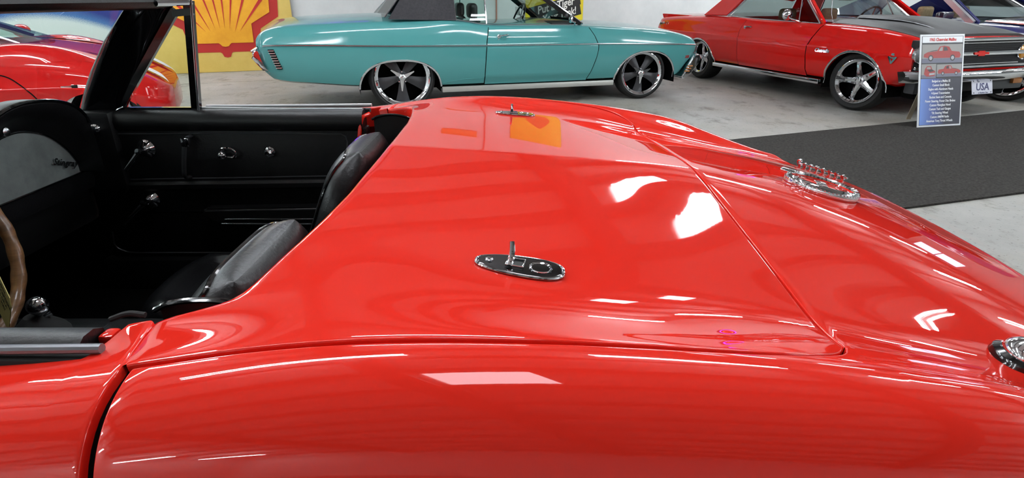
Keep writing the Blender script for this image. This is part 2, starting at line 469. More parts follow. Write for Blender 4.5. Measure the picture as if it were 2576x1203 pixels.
def skirt(mb, E, I, N, r=.002, depth=.018, closed=False):
    """Rounded edge strip along the boundary row E (inner neighbours I, normals N)."""
    T = E - I; T -= (T * N).sum(-1, keepdims=True) * N; T /= np.linalg.norm(T, axis=-1, keepdims=True) + 1e-12
    rows = [E]
    for a in (30, 60, 90):
        a = math.radians(a); rows.append(E + T * r * math.sin(a) - N * r * (1 - math.cos(a)))
    rows.append(rows[-1] - N * depth)
    mb.grid([[tuple(p) for p in q] for q in rows])
def finish(mb, name, mat, parent, label=None, sharp=50):
    o = mb.build(name, mat, parent, label, sharp=None)
    bm = bmesh.new(); bm.from_mesh(o.data); bmesh.ops.remove_doubles(bm, verts=bm.verts[:], dist=.00015)
    bmesh.ops.recalc_face_normals(bm, faces=bm.faces[:])
    bm.to_mesh(o.data); bm.free()
    o.data.polygons.foreach_set('use_smooth', [True] * len(o.data.polygons))
    o.data.set_sharp_from_angle(angle=math.radians(sharp)); return o
# --- deck lid over the folded roof
XC = lin([0, .30, .42, .50, .565, .61, .630, .643, .651, .657, .662, .668, .70, .74, .77], [-.265, -.274, -.284, -.294, -.305, -.314, -.321, -.330, -.344, -.366, -.390, -.4045, -.400, -.390, -.384])
ts = np.unique(np.concatenate([np.linspace(0, .75, 46), np.linspace(.75, .9, 30), np.linspace(.9, 1.0, 14)]))
ts = np.concatenate([-ts[::-1][:-1], ts])
NS = 64
sr = np.linspace(0, 1, NS); sr = sr + .0
sr = np.sort(np.concatenate([sr, np.linspace(.86, .985, 14), np.array([.99, .995])]))
P = np.zeros((len(sr), len(ts), 3))
for j, t in enumerate(ts):
    x0 = float(XC(abs(t) * .757)); x1 = .3985
    xs = x0 + (x1 - x0) * sr
    for i, x in enumerate(xs):
        o = abs(t) * (float(OSE(x)) - .0055)
        p = surf(x, voff(x, o))[0]
        P[i, j] = (p[0], p[1] * (1 if t >= 0 else -1), p[2])
LID = MB(); N = gnormals(P)
LID.grid([[tuple(p) for p in r] for r in P])
skirt(LID, P[0], P[1], N[0], .009, .05)
skirt(LID, P[-1], P[-2], N[-1], .002, .012)
skirt(LID, P[:, 0], P[:, 1], N[:, 0], .002, .012)
skirt(LID, P[:, -1], P[:, -2], N[:, -1], .002, .012)
lid_o = finish(LID, 'deck_lid', RED, VET)
# --- rear body: quarters beside the lid, deck behind it, tail
s_rows = np.concatenate([np.linspace(-.3735, .30, 40), np.linspace(.31, .4065, 14), np.linspace(.42, 1.0, 42)])
i_seam = int(np.argmin(abs(s_rows - .4065)))
q = np.concatenate([np.linspace(0, 1, 44) ** 1.15])
wv = np.linspace(-1, 1, 61)
rowsP = []
for s in s_rows:
    o0 = float(OSE(min(s, .405))) + .0055
    v0 = voff(s, o0)
    vs = np.concatenate([v0 + (VCREASE - v0) * q, VCREASE + np.linspace(.04, 1, 9)])
    side = surf(s, vs)
    cen = surf(s, np.abs(wv) * v0); cen[:, 1] *= np.sign(wv)
    near = side[::-1].copy(); near[:, 1] *= -1
    rowsP.append(np.concatenate([near, cen[1:-1], side]))
P = np.array(rowsP); nsd = len(q) + 9; ncen = len(wv) - 2
N = gnormals(P)
def outw(N, P):
    M_ = N.copy(); side = np.abs(P[..., 1]) > .6
    flip = side & ((M_[..., 1] * np.sign(P[..., 1])) < 0) & (np.abs(M_[..., 2]) < .5); M_[flip] *= -1; return M_
N = outw(N, P)
# wheel arches
WX, WZ, WR = .10, .335, .375
for i in range(P.shape[0]):
    for j in range(P.shape[1]):
        if abs(P[i, j, 1]) > .6 and P[i, j, 2] < .715:
            d = math.hypot(P[i, j, 0] - WX, P[i, j, 2] - WZ)
            if WR - .03 < d < WR + .012:
                P[i, j, 0] = WX + (P[i, j, 0] - WX) * WR / d; P[i, j, 2] = WZ + (P[i, j, 2] - WZ) * WR / d
RB = MB(); vid = {}
n0, n1 = P.shape[:2]
RB.v = [tuple(p) for r in P for p in r]
for i in range(n0 - 1):
    for j in range(n1 - 1):
        if i < i_seam and nsd - 1 <= j < nsd + ncen: continue
        c = P[i:i + 2, j:j + 2].reshape(-1, 3).mean(0)
        if abs(c[1]) > .6 and math.hypot(c[0] - WX, c[2] - WZ) < WR - .005 and c[2] < .72: continue
        RB.f.append((i * n1 + j, i * n1 + j + 1, (i + 1) * n1 + j + 1, (i + 1) * n1 + j))
a, b = nsd - 1, nsd + ncen
skirt(RB, P[:i_seam + 1, a], P[:i_seam + 1, a - 1], N[:i_seam + 1, a], .002, .03)
skirt(RB, P[:i_seam + 1, b], P[:i_seam + 1, b + 1], N[:i_seam + 1, b], .002, .03)
skirt(RB, P[i_seam, a:b + 1], P[i_seam + 1, a:b + 1], N[i_seam, a:b + 1], .002, .03)
skirt(RB, P[0, :a + 1], P[1, :a + 1], N[0, :a + 1], .0025, .05)
skirt(RB, P[0, b:], P[1, b:], N[0, b:], .0025, .05)
# tail: lip and recessed rear panel
last = P[-1]; trows = [last]
for dx, dz, k in ((.006, -.001, 0), (.012, -.005, 0), (.016, -.012, 0), (.014, -.022, 0), (.004, -.03, 0), (-.02, -.10, 1), (-.015, -.17, 1), (.02, -.19, 1), (.0, -.34, 1), (-.07, -.46, 1)):
    r = last.copy(); r[:, 0] += dx; r[:, 2] = np.maximum(np.where(last[:, 2] > .6, last[:, 2] + dz, np.minimum(last[:, 2], .7 + dz)), .22); trows.append(r)
RB.grid([[tuple(p) for p in r] for r in trows])
body_o = finish(RB, 'rear_body', RED, VET)
# --- doors: outer skins
def door_skin(near):
    rows = []
    for s in np.concatenate([np.linspace(-1.418, -.47, 30), np.linspace(-.46, -.3915, 18)]):
        o0 = .735 - .066 * float(sstep(-.447, -.428, s))
        v0 = voff(s, o0)
        vs = np.concatenate([v0 + (VCREASE - v0) * np.linspace(0, 1, 40) ** 1.1, VCREASE + np.linspace(.05, .97, 8)])
        p = surf(s, vs)
        # the rear edge follows the gap: further forward near the cockpit
        g = np.interp(p[:, 1], [.66, .70, .74, .765], [-.024, -.015, -.005, 0.0]) * float(sstep(-.47, -.3915, s))
        p[:, 0] += g
        rows.append(p)
    P = np.array(rows)
    N = outw(gnormals(P), P)
    if near: P[..., 1] *= -1; N[..., 1] *= -1
    mb = MB(); mb.grid([[tuple(p) for p in r] for r in P])
    skirt(mb, P[:, 0], P[:, 1], N[:, 0], .003, .06)
    skirt(mb, P[-1], P[-2], N[-1], .0025, .05); skirt(mb, P[0], P[1], N[0], .0025, .05)
    return mb
drv_door = finish(door_skin(True), 'driver_door', RED, VET)
pas_door = finish(door_skin(False), 'passenger_door', RED, VET)
# --- front body: fenders, bonnet, nose
rows = []
for s in np.linspace(-3.3, -1.4265, 60):
    v = np.concatenate([np.linspace(0, VCREASE, 40), VCREASE + np.linspace(.06, 1, 8)])
    p = surf(s, v)
    k = float(sstep(-2.9, -3.35, s)); p[:, 0] += .25 * k * (p[:, 1] / .8) ** 2
    m = p[::-1][:-1].copy(); m[:, 1] *= -1
    rows.append(np.concatenate([m, p]))
P = np.array(rows)
FB = MB(); n0, n1 = P.shape[:2]; FB.v = [tuple(p) for r in P for p in r]
FX = -2.39
for i in range(n0 - 1):
    for j in range(n1 - 1):
        c = P[i:i + 2, j:j + 2].reshape(-1, 3).mean(0)
        if abs(c[1]) > .6 and math.hypot(c[0] - FX, c[2] - WZ) < WR and c[2] < .72: continue
        FB.f.append((i * n1 + j, i * n1 + j + 1, (i + 1) * n1 + j + 1, (i + 1) * n1 + j))
last = P[0]; tr = [last]
for dx, dz in ((-.02, -.02), (-.03, -.06), (0, -.2), (.1, -.4)):
    r = last.copy(); r[:, 0] += dx; r[:, 2] = np.maximum(r[:, 2] + dz, .22); tr.append(r)
FB.grid([[tuple(p) for p in r] for r in tr])
finish(FB, 'front_body', RED, VET)
# --- underbody and wheels
mb = MB(); mb.box((-2.9, -.6, .17), (.95, .6, .24), .02); mb.build('chassis', DARK, VET)
for y in (-.61, .61):
    mb = MB(); mb.box((-.28, y - .08, .3), (.62, y + .08, .66), .02); mb.build('inner_fender', DARK, VET)
def vette_wheel(x, y):
    sgn = 1 if y > 0 else -1
    m = aim((x, y, WZ), (0, sgn, 0))
    t = MB(); t.lathe([(.20, -.09), (.29, -.095), (.32, -.085), (.333, -.05), (.334, 0), (.333, .05), (.32, .085), (.29, .095), (.20, .085)], m, 40, False, False)
    w = t.build('wheel', RUBBER, VET)
    r = MB(); r.lathe([(.20, .075), (.195, .05), (.16, .035), (.07, .06), (.03, .075), (0.001, .077)], m, 32, False, True); r.build('rim', CHROME_D, w)
for x in (WX, FX):
    for y in (-.69, .69): vette_wheel(x, y)

# black strips painted as shade in the panel gaps, a centimetre under the skin
def gap_strip(fn, ks, name):
    A_, B_ = [], []
    for k in ks:
        a, b, n = fn(k); A_.append(a - n * .011); B_.append(b - n * .011)
    mb = MB(); mb.grid([[tuple(p) for p in A_], [tuple(p) for p in B_]]); mb.build(name, DARK, VET)
def nrm(s, v):
    a = surf(s + .004, v)[0] - surf(s - .004, v)[0]; b = surf(s, v + .006)[0] - surf(s, max(0, v - .006))[0]
    n = np.cross(a, b); n /= np.linalg.norm(n) + 1e-12
    return n if n[2] > 0 or (abs(n[2]) < .3 and n[1] > 0) else -n
for sg in (1, -1):
    m_ = np.array([1, sg, 1])
    def f_door(v):
        n = nrm(-.3825, v); return surf(-.396, v)[0] * m_, surf(-.369, v)[0] * m_, n * m_
    gap_strip(f_door, np.linspace(voff(-.3825, .74), VCREASE + .7, 50), 'gap_shade')
    def f_side(s):
        v = voff(s, float(OSE(min(s, .405)))); n = nrm(s, v); return surf(s, v - .014)[0] * m_, surf(s, v + .014)[0] * m_, n * m_
    gap_strip(f_side, np.linspace(-.38, .41, 70), 'gap_shade')
def f_rear(w):
    v = voff(.4025, abs(w) * .66); n = nrm(.4025, v); m2 = np.array([1, 1 if w >= 0 else -1, 1]); return surf(.3925, v)[0] * m2, surf(.4125, v)[0] * m2, n * m2
gap_strip(f_rear, np.linspace(-1, 1, 80), 'gap_shade')
# ------------------------------------------------------------------ cockpit of the convertible
def bx(name, lo, hi, mat, parent=VET, bev=.006, label=None):
    mb = MB(); mb.box(lo, hi, bev); return mb.build(name, mat, parent, label)
bx('floor_carpet', (-1.95, -.66, .19), (-.2, .66, .225), CARPET)
bx('rear_bulkhead', (-.17, -.70, .19), (-.14, .70, .80), CARPET)
bx('firewall', (-1.98, -.68, .19), (-1.93, .68, .80), DARK)
for y in (-.64, .64): bx('door_sill', (-1.45, y - .055, .19), (-.40, y + .055, .355), BLACK, bev=.015)
for y in (-.69, .69): bx('door_jamb', (-.40, y - .035, .25), (-.19, y + .03, .82), CARPET, bev=.01)
bx('transmission_tunnel', (-1.93, -.13, .2), (-.25, .13, .38), CARPET, bev=.05)
for y in (-.65, .65): bx('kick_panel', (-1.93, y - .03, .2), (-1.43, y + .03, .83), VINYL, bev=.01)
# kick panel air vent
m = aim((-1.47, .615, .55), (0, -1, 0))
v = MB(); v.lathe([(.030, .0), (.034, .004), (.038, .004), (.040, 0)], m, 28, False, False); v.box((-.03, -.004, 0), (.03, .004, .005), 0, m)
v.build('kick_vent', CHROME, VET)
# console with shift lever
con = MB(); con.box((-1.5, -.095, .37), (-.62, .095, .415), .012); con = con.build('console', VINYL, VET)
mb = MB(); mb.box((-1.36, -.06, .414), (-1.06, .06, .420), .002); mb.build('shift_plate', CHROME_D, con)
mb = MB(); mb.lathe([(.07, 0), (.06, .02), (.035, .045), (.02, .06)], Matrix.Translation((-1.197, 0, .415)), 20); mb.build('shift_boot', RUBBER, con)
sh = MB(); sh.tube([(-1.205, 0, .42), (-1.197, 0, .455), (-1.178, 0, .49)], .0075, 12); sh = sh.build('shift_lever', CHROME, VET)
mb = MB(); mb.ball((-1.175, 0, .505), .0245, 28); mb.build('shift_knob', CHROME, sh)
mb = MB(); mb.tube([(-1.215, -.02, .452), (-1.19, 0, .463), (-1.165, .02, .474)], .007, 10); mb.build('reverse_lockout', CHROME, sh)
# ------------------------------------------------------------------ seats
def seat(yc):
    r = empty('bucket_seat', (0, 0, 0), 0, VET)
    # cushion: rolled border round a sunken insert
    mb = MB(); rows = []
    nx, ny = 26, 30
    for i in range(nx + 1):
        u = i / nx; row = []
        for j in range(ny + 1):
            w = -1 + 2 * j / ny
            hw = .245 - .03 * (1 - u) ** 2
            x = -1.10 + .50 * u - .045 * (1 - w * w) * (1 - u) + .04 * abs(w) ** 4 * (1 - u)
            edge = min(u * 5.0, (1 - abs(w)) * 3.4)
            roll = math.sqrt(max(0, 1 - (1 - min(edge, 1)) ** 2))
            dip = float(sstep(.9, 1.6, edge)) * .035
            z = .235 + .155 * roll - dip + .02 * (1 - u)
            row.append((x, yc + hw * w, z))
        rows.append(row)
    mb.grid(rows)
    lo = [[(p[0], p[1], .225) for p in rr] for rr in (rows[0], rows[-1])]
    mb.grid([rows[0], lo[0]]); mb.grid([rows[-1], lo[1]])
    mb.grid([[rr[0] for rr in rows], [(rr[0][0], rr[0][1], .225) for rr in rows]]); mb.grid([[rr[-1] for rr in rows], [(rr[-1][0], rr[-1][1], .225) for rr in rows]])
    c = fixn(mb.build('seat_cushion', LEATHER, r, sharp=60))
    # seam piping on the cushion and stitched pleats
    pip = MB(); pts = []
    for a in range(0, 41):
        t = a / 40 * 2 - 1
        pts.append((-1.03 + .35 * abs(t) ** 3 if abs(t) > .0 else -1.03, yc + .165 * (1 if t > 0 else -1) * min(1, abs(t) * 2.2) ** .8, .376))
    pip.tube(crom(pts[::2], 3), .0035, 6); pip.build('piping', LEATHER, c)
    for k in (-1, 0, 1):
        st = MB(); st.tube([(-1.02 + .1 * q, yc + .07 * k, .3655) for q in range(0, 5)], .0025, 6); st.build('pleat', LEATHER, c)
    # backrest: padded roll leaning back, rounded shoulders, piped along the front edge
    base = Vector((-.622, yc, .285)); up = Vector((.40, 0, 1)).normalized(); fw = Vector((-1, 0, .40)).normalized(); L = .585
    def bp(u, a):
        hw = .238 - .012 * u - .10 * max(0, (u - .70) / .30) ** 2.4
        th = .066 * math.sqrt(max(0, 1 - max(0, (u - .82) / .18) ** 2)) + .003
        ca, sa = math.cos(a), math.sin(a)
        y = hw * (abs(ca) ** .55) * (1 if ca > 0 else -1); t = th * (abs(sa) ** .85) * (1 if sa > 0 else -1)
        return base + up * (L * u) + fw * t + Vector((0, y, 0))
    us = [k / 24 * .8 for k in range(24)] + [.8 + .2 * math.sin(math.pi / 2 * k / 12) for k in range(13)]
    mb = MB(); rows = [[bp(u, 2 * math.pi * k / 44) for k in range(44)] for u in us]
    mb.grid(rows, closed=True); mb.add([tuple(p) for p in rows[-1]], [tuple(range(44))])
    b = fixn(mb.build('seat_backrest', LEATHER, r, sharp=70))
    A_ = math.radians(38)
    pts = [bp(u, math.pi - A_) for u in (.15, .3, .45, .6, .72, .82, .90, .955)] + [bp(.965, math.pi - A_ - t) for t in (.35, .7, 1.0, 1.3)] + [bp(u, A_) for u in (.955, .90, .82, .72, .6, .45, .3, .15)]
    pw = MB(); pw.tube(crom(pts, 5), .0045, 8); pw.build('welt', GLOSSBLACK, b)
    return r
seat(.37); seat(-.37)
# ------------------------------------------------------------------ passenger door trim
PD = pas_door
Y0 = .612
bx('door_trim_panel', (-1.42, Y0, .33), (-.475, .67, .815), VINYL, PD, .008)
mb = MB()
prof = [(.668, .868), (.645, .872), (.622, .868), (.606, .855), (.600, .838), (.602, .815), (.615, .803), (.668, .803)]
mb.grid([[(x, y, z) for y, z in prof] for x in (-1.315, -1.2, -.9, -.6, -.51, -.492, -.484)], closed=True)
mb.add([(-.484, y, z) for y, z in prof], [tuple(range(len(prof)))])
fixn(mb.build('upper_roll', VINYL, PD, sharp=60))
mb = MB(); mb.tube([(-1.02, .690, .8715), (-.7, .690, .8735), (-.468, .690, .876)], .0055, 8); mb.build('window_sill', SATIN, PD, 'bright chrome window sill strip')
mb = MB(); mb.tube([(-1.02, .655, .873), (-.75, .655, .870), (-.49, .648, .870)], .0036, 8); mb.build('sill_moulding', SATIN, PD, 'thin chrome strip on the door roll')
bx('window_seal', (-1.02, .662, .855), (-.47, .686, .868), RUBBER, PD, .003)
bead = [(-1.378, .640), (-1.2, .643), (-.9, .648), (-.60, .654), (-.570, .66), (-.556, .675), (-.540, .77), (-.543, .788), (-.558, .797), (-.7, .799), (-1.0, .799), (-1.294, .797)]
mb = MB(); mb.tube([(x, Y0 - .001, z) for x, z in bead], .0026, 6); mb.build('trim_bead', BEAD, PD)
mb = MB(); mb.tube([(x, Y0 - .001, z - .011) for x, z in bead[:4]], .0022, 6); mb.build('trim_bead', BEAD, PD)
mb = MB(); mb.grid([[(x, Y0 - y, z + k) for y, z in ((0, .641), (.010, .639), (.018, .630), (.018, .616), (.012, .608), (0, .604))] for x, k in ((-1.40, -.006), (-1.0, 0), (-.57, .006))]); fixn(mb.build('trim_ledge', VINYL, PD))
arm = MB(); P0 = [(-1.035, .552), (-.60, .560), (-.60, .500), (-1.0, .500), (-1.05, .535)]
arm.prism([(x, z) for x, z in P0], .05, frame((0, Y0, 0), (1, 0, 0), (0, 0, 1)))
arm_o = arm.build('armrest', VINYL, PD)
bm = bmesh.new(); bm.from_mesh(arm_o.data); bmesh.ops.bevel(bm, geom=bm.edges[:], offset=.008, segments=3, affect='EDGES'); bm.to_mesh(arm_o.data); bm.free()
arm_o.data.polygons.foreach_set('use_smooth', [True] * len(arm_o.data.polygons)); arm_o.data.set_sharp_from_angle(angle=math.radians(40))
mb = MB(); mb.tube([(-.985, Y0 - .050, .500), (-.6, Y0 - .050, .500)], .003, 6); mb.build('armrest_bead', CHROME_D, arm_o)
mb = MB(); mb.tube([(-.97, Y0 - .050, .517), (-.6, Y0 - .050, .518)], .002, 6); mb.build('armrest_bead', CHROME_D, arm_o)
mb = MB(); mb.tube(crom([(-1.40, Y0, .45), (-1.405, Y0, .40), (-1.38, Y0, .378), (-1.33, Y0, .370), (-1.1, Y0, .370), (-.6, Y0, .370)], 5), .003, 6); mb.build('trim_bead', BEAD, PD)
mb = MB(); mb.tube([(-1.33, Y0, .526), (-1.05, Y0, .527)], .002, 6); mb.build('trim_bead', GLOSSBLACK, PD)
def crank(name, x, z, dx, dz, s=1.0):
    m = aim((x, Y0, z), (0, -1, 0))
    c = MB(); c.lathe([(.030 * s, 0), (.030 * s, .004), (.024 * s, .010), (.013 * s, .030), (.010 * s, .042), (.011 * s, .048), (.001, .050)], m, 24, False, True); c = c.build(name, CHROME, PD)
    mb = MB(); mb.tube([(x, Y0 - .040, z), (x + dx * .5, Y0 - .048, z + dz * .5), (x + dx, Y0 - .050, z + dz)], [.009, .0065, .006], 10, flat=.6); mb.build('crank_arm', CHROME, c)
crank('vent_crank', -1.205, .748, -.055, -.06)
crank('window_crank', -1.233, .572, -.085, -.075, 1.0)
mb = MB(); mb.tube(crom([(-1.05, Y0, .790), (-1.052, Y0 - .03, .786), (-1.06, Y0 - .034, .76), (-1.075, Y0 - .034, .70), (-1.083, Y0 - .03, .66), (-1.083, Y0, .652)], 5), .0085, 10, flat=.6, up=(1, 0, 0)); ph = mb.build('pull_handle', M('dark_grey_strap', (58, 60, 62), .4, .3), PD)
mb = MB(); mb.box((-1.066, Y0 - .040, .762), (-1.040, Y0 - .020, .792), .005); mb.build('handle_cap', CHROME, ph, 'chrome handle cap')
mb = MB(); mb.tube(crom([(-.958, Y0 - .012, .742), (-.945, Y0 - .02, .752), (-.92, Y0 - .02, .752), (-.906, Y0 - .018, .738), (-.915, Y0 - .016, .722), (-.935, Y0 - .016, .722)], 5), .005, 8)
rel = mb.build('door_release', CHROME, PD); mb = MB(); mb.ball((-.95, Y0 - .022, .730), .014, 18); mb.build('release_knob', CHROME, rel)
m = aim((-.798, Y0, .738), (0, -1, 0)); mb = MB(); mb.lathe([(.016, 0), (.017, .005), (.012, .009), (.011, .02), (.013, .024), (.008, .03), (.001, .031)], m, 8, False, True); mb.build('lock_knob', CHROME, PD)
# red edge of the door shut behind the trim
mb = MB(); mb.tube([(-.505, .600, .735), (-.490, .604, .83), (-.482, .612, .852), (-.462, .630, .860)], .0065, 8, flat=.5); mb.build('door_edge', RED, PD, 'red painted door edge')
# arched metal trims each side behind the seats
for y in (-.60, .62):
    mb = MB(); mb.tube(crom([(-.455, y, .842), (-.43, y, .853), (-.385, y, .857), (-.345, y, .850), (-.315, y, .835)], 6), .004, 8); a = mb.build('jamb_arch', GLOSSBLACK, VET)
    mb = MB(); mb.grid([[(x, y + .004, z - d) for x, z in ((-.45, .842), (-.43, .851), (-.385, .855), (-.345, .848), (-.318, .834))] for d in (0, .12)]); mb.build('arch_panel', BLACK, a)
# ------------------------------------------------------------------ driver door top
DD = drv_door
mb = MB(); pr = [(-.714, .835), (-.714, .866), (-.706, .871), (-.690, .871), (-.676, .864), (-.672, .835)]
mb.grid([[(x, y, z) for y, z in pr] for x in (-1.35, -1.0, -.55, -.468, -.464)], closed=True); mb.add([(-.464, y, z) for y, z in pr], [tuple(range(len(pr)))]); fixn(mb.build('upper_roll', VINYL, DD))
mb = MB(); mb.tube([(-1.3, -.726, .858), (-.8, -.726, .864), (-.432, -.7245, .8685)], .0055, 10); mb.build('window_sill', M('grey_sill', (120, 122, 126), .35, .6), DD, 'brushed metal window sill strip')
bx('window_seal', (-1.3, -.735, .80), (-.44, -.71, .860), RUBBER, DD, .003)
bx('door_trim_panel', (-1.42, -.665, .33), (-.475, -.612, .80), VINYL, DD, .008)
mb = MB(); mb.box((-.462, -.692, .838), (-.446, -.672, .862), .004); mb.build('latch_striker', RED, DD)
mb = MB(); mb.tube(crom([(-.47, -.655, .862), (-.45, -.652, .868), (-.43, -.652, .866)], 4), .0035, 8); mb.build('weatherstrip', RUBBER, DD)
# ------------------------------------------------------------------ windscreen frame and quarter light
def pillar(sg):
    rows = []
    A = [(-1.405, .635, .868), (-1.375, .628, .915), (-1.315, .607, .99), (-1.225, .57, 1.08), (-1.125, .53, 1.16), (-1.085, .515, 1.19)]
    Bk = [(-1.275, .645, .855), (-1.245, .643, .90), (-1.185, .63, .98), (-1.115, .615, 1.07), (-1.03, .59, 1.165), (-1.0, .58, 1.195)]
    for p, q_ in zip(A, Bk):
        p = Vector(p); q_ = Vector(q_); d = (q_ - p); n = Vector((0, -1, .35)).normalized()
        ring = []
        for t, k in ((0, 0), (.04, .012), (.16, .026), (.34, .028), (.46, .016), (.60, .014), (.9, .012), (1, 0), (.9, -.03), (.5, -.04), (.1, -.03)):
            v = p + d * t + n * k; ring.append((v.x, v.y * sg, v.z))
        rows.append(ring)
    mb = MB(); mb.grid(rows, closed=True)
    return fixn(mb.build('windscreen_pillar', GLOSSBLACK, VET, sharp=60))
pil = pillar(1); pillar(-1)
mb = MB(); rows = []
for k in range(25):
    y = -.56 + 1.12 * k / 24; b = .09 * (1 - (y / .56) ** 2)
    rows.append([(-1.10 - b, y, 1.176), (-1.115 - b, y, 1.195), (-1.10 - b, y, 1.215), (-1.05 - b, y, 1.225), (-.995 - b * .8, y, 1.22), (-.985 - b * .8, y, 1.195), (-1.0 - b * .8, y, 1.181), (-1.05 - b, y, 1.174)])
mb.grid(rows, closed=True); mb.add([p for p in rows[0]], [tuple(range(8))]); mb.add([p for p in rows[-1]], [tuple(range(8))])
hd = fixn(mb.build('windscreen_header', VINYL, VET, sharp=60))
mb = MB(); mb.tube([(-.99, .48, 1.192), (-.955, .60, 1.192)], .008, 8); mb.build('header_latch', CHROME, hd)
mb = MB(); rows = []
for i in range(9):
    u = i / 8; rows.append([(-1.42 - .13 * (1 - w * w) + u * (.315 + .03 * (1 - w * w)), w * (.62 - .10 * u), .872 + .308 * u) for w in [-1 + 2 * k / 20 for k in range(21)]])
mb.grid(rows); mb.build('windscreen', GLASS, VET)
bx('cowl_side', (-1.50, .585, .60), (-1.285, .672, .872), VINYL, bev=.02)
m = aim((-1.335, .584, .820), (0.3, -1, 0)); mb = MB(); mb.lathe([(.015, 0), (.015, .006), (.010, .012), (.012, .02), (.001, .024)], m, 16, False, True); mb.build('pillar_knob', CHROME, VET)
m = aim((-1.165, .575, 1.12), (0.2, -1, .3)); mb = MB(); mb.box((-.006, -.02, 0), (.006, .02, .012), .003, m); mb.build('visor_clip', BLACK, VET)
# quarter light on the passenger door
def bar(mb, a, b, w, t, n=(0, 1, 0)):
    a = Vector(a); b = Vector(b); d = (b - a).normalized(); s = d.cross(Vector(n)).normalized() * w / 2; nn = Vector(n).normalized() * t / 2
    vs = [p + x + y for p in (a, b) for x, y in ((-s, -nn), (s, -nn), (s, nn), (-s, nn))]
    mb.add(vs, [(0, 1, 2, 3), (7, 6, 5, 4), (0, 4, 5, 1), (1, 5, 6, 2), (2, 6, 7, 3), (3, 7, 4, 0)])
vf = MB()
yb, yt = .645, .600
bl, br, tr_, tl = (-1.285, yb, .866), (-1.030, yb, .866), (-.952, yt, 1.20), (-1.005, yt, 1.168)
bar(vf, (-1.30, yb, .868), (-1.02, yb, .868), .018, .016)
bar(vf, (-1.032, yb, .86), (-.960, yt, 1.20), .026, .018)
bar(vf, (-1.288, yb, .862), (-1.005, yt, 1.172), .022, .014)
bar(vf, (-1.015, yt, 1.163), (-.955, yt, 1.168), .020, .014)
vf = fixn(vf.build('quarter_light_frame', GLOSSBLACK, PD, smooth=False))
mb = MB(); mb.tube([(-1.021, yb - .01, .862), (-.948, yt - .01, 1.20)], .0035, 8); mb.build('frame_edge', CHROME_D, vf)
mb = MB(); mb.tube(crom([(-1.26, yb - .012, .880), (-1.285, yb - .012, .868), (-1.27, yb - .012, .858), (-1.15, yb - .012, .857), (-1.035, yb - .012, .858)], 5), .0028, 8); mb.build('frame_edge', CHROME, vf)
mb = MB(); mb.add([bl, br, (-.965, yt, 1.165), (-1.012, yt, 1.165)], [(0, 1, 2, 3)]); mb.build('quarter_glass', GLASS, PD, smooth=False)
# ------------------------------------------------------------------ dashboard with twin hoods
GLOVE = noisy(M('grey_glove_panel', (150, 158, 157), .36, metal=.4), (140, 148, 146), (160, 168, 166), 18, 5, bump=.05, bscale=300)
def hood(sg, passenger):
    o_out = [(.02, .70), (.04, .80), (.09, .86), (.15, .900), (.22, .931), (.30, .945), (.40, .936), (.47, .913), (.505, .885), (.522, .85), (.528, .78), (.53, .69)]
    o_in = [(.17, .69), (.18, .76), (.20, .80), (.23, .832), (.27, .852), (.32, .860), (.37, .857), (.43, .836), (.47, .807), (.505, .768), (.528, .725), (.54, .69)]
    oo = [Vector((0, a, b)) for a, b in o_out]; ii = [Vector((0, a, b)) for a, b in o_in]
    oo = crom(oo, 4); ii = crom(ii, 4); n = len(oo)
    rows = []
    def R(f): rows.append([f(k) for k in range(n)])
    P_ = lambda v, x: (x, v.y * sg, v.z)
    R(lambda k: P_(ii[k], -1.385)); R(lambda k: P_(ii[k] * .9 + oo[k] * .1, -1.382)); R(lambda k: P_(ii[k] * .45 + oo[k] * .55, -1.33))
    R(lambda k: P_(oo[k] * .93 + ii[k] * .07, -1.302)); R(lambda k: P_(oo[k], -1.302)); R(lambda k: P_(oo[k] + Vector((0, 0, .006)), -1.312)); R(lambda k: P_(oo[k] + Vector((0, 0, .006)), -1.36)); R(lambda k: P_(Vector((0, oo[k].y, min(oo[k].z, .9))), -1.5)); R(lambda k: P_(Vector((0, oo[k].y, min(oo[k].z, .865))), -1.62))
    mb = MB(); mb.grid(rows); h = mb.build('dash_hood', VINYL, VET, sharp=60)
    mb = MB(); mb.tube([(-1.303, v.y * sg, v.z + .002) for v in oo[6:-8]], .0055, 8); mb.build('highlight_bead', GLOSSBLACK, h)  # gloss bead added to catch a highlight along the vinyl lip
    fc = [P_(v, -1.384) for v in ii]
    mb = MB(); mb.add(fc, [tuple(range(len(fc)))]); mb.build('glove_box_door' if passenger else 'gauge_panel', GLOVE if passenger else BLACK, h, smooth=False)
    if passenger:
        mb = MB(); mb.tube([(-1.381, v.y * sg, v.z) for v in ii] + [(-1.381, ii[0].y * sg, ii[0].z)], .003, 6); mb.build('glove_box_rim', GLOSSBLACK, h)
        text('script_emblem', 'Stingray', .030, frame((-1.380, .475, .737), (0, .93, -.33), (0, .33, .93)), CHROME_D, h, .002, .4, 0.0004)
        mb = MB(); mb.lathe([(.012, 0), (.012, .004), (.006, .007), (.001, .007)], aim((-1.338, .262, .880), (1, 0, 0)), 14, False, True); mb.build('trim_screw', CHROME_D, h)
    else:
        for y, r in ((-.28, .055), (-.43, .055), (-.355, .025)):
            mb = MB(); mb.lathe([(r, 0), (r + .004, .006), (r + .001, .01), (r - .004, .004)], aim((-1.383, y, .78), (1, 0, 0)), 24, False, False); mb.build('gauge_ring', CHROME_D, h)
hood(1, True); hood(-1, False)
bx('dash_body', (-1.66, -.64, .62), (-1.385, .64, .865), VINYL, bev=.03)
bx('dash_lower', (-1.64, -.62, .50), (-1.42, .62, .69), BLACK, bev=.03)
bx('centre_stack', (-1.50, -.11, .38), (-1.36, .11, .86), BLACK, bev=.02)
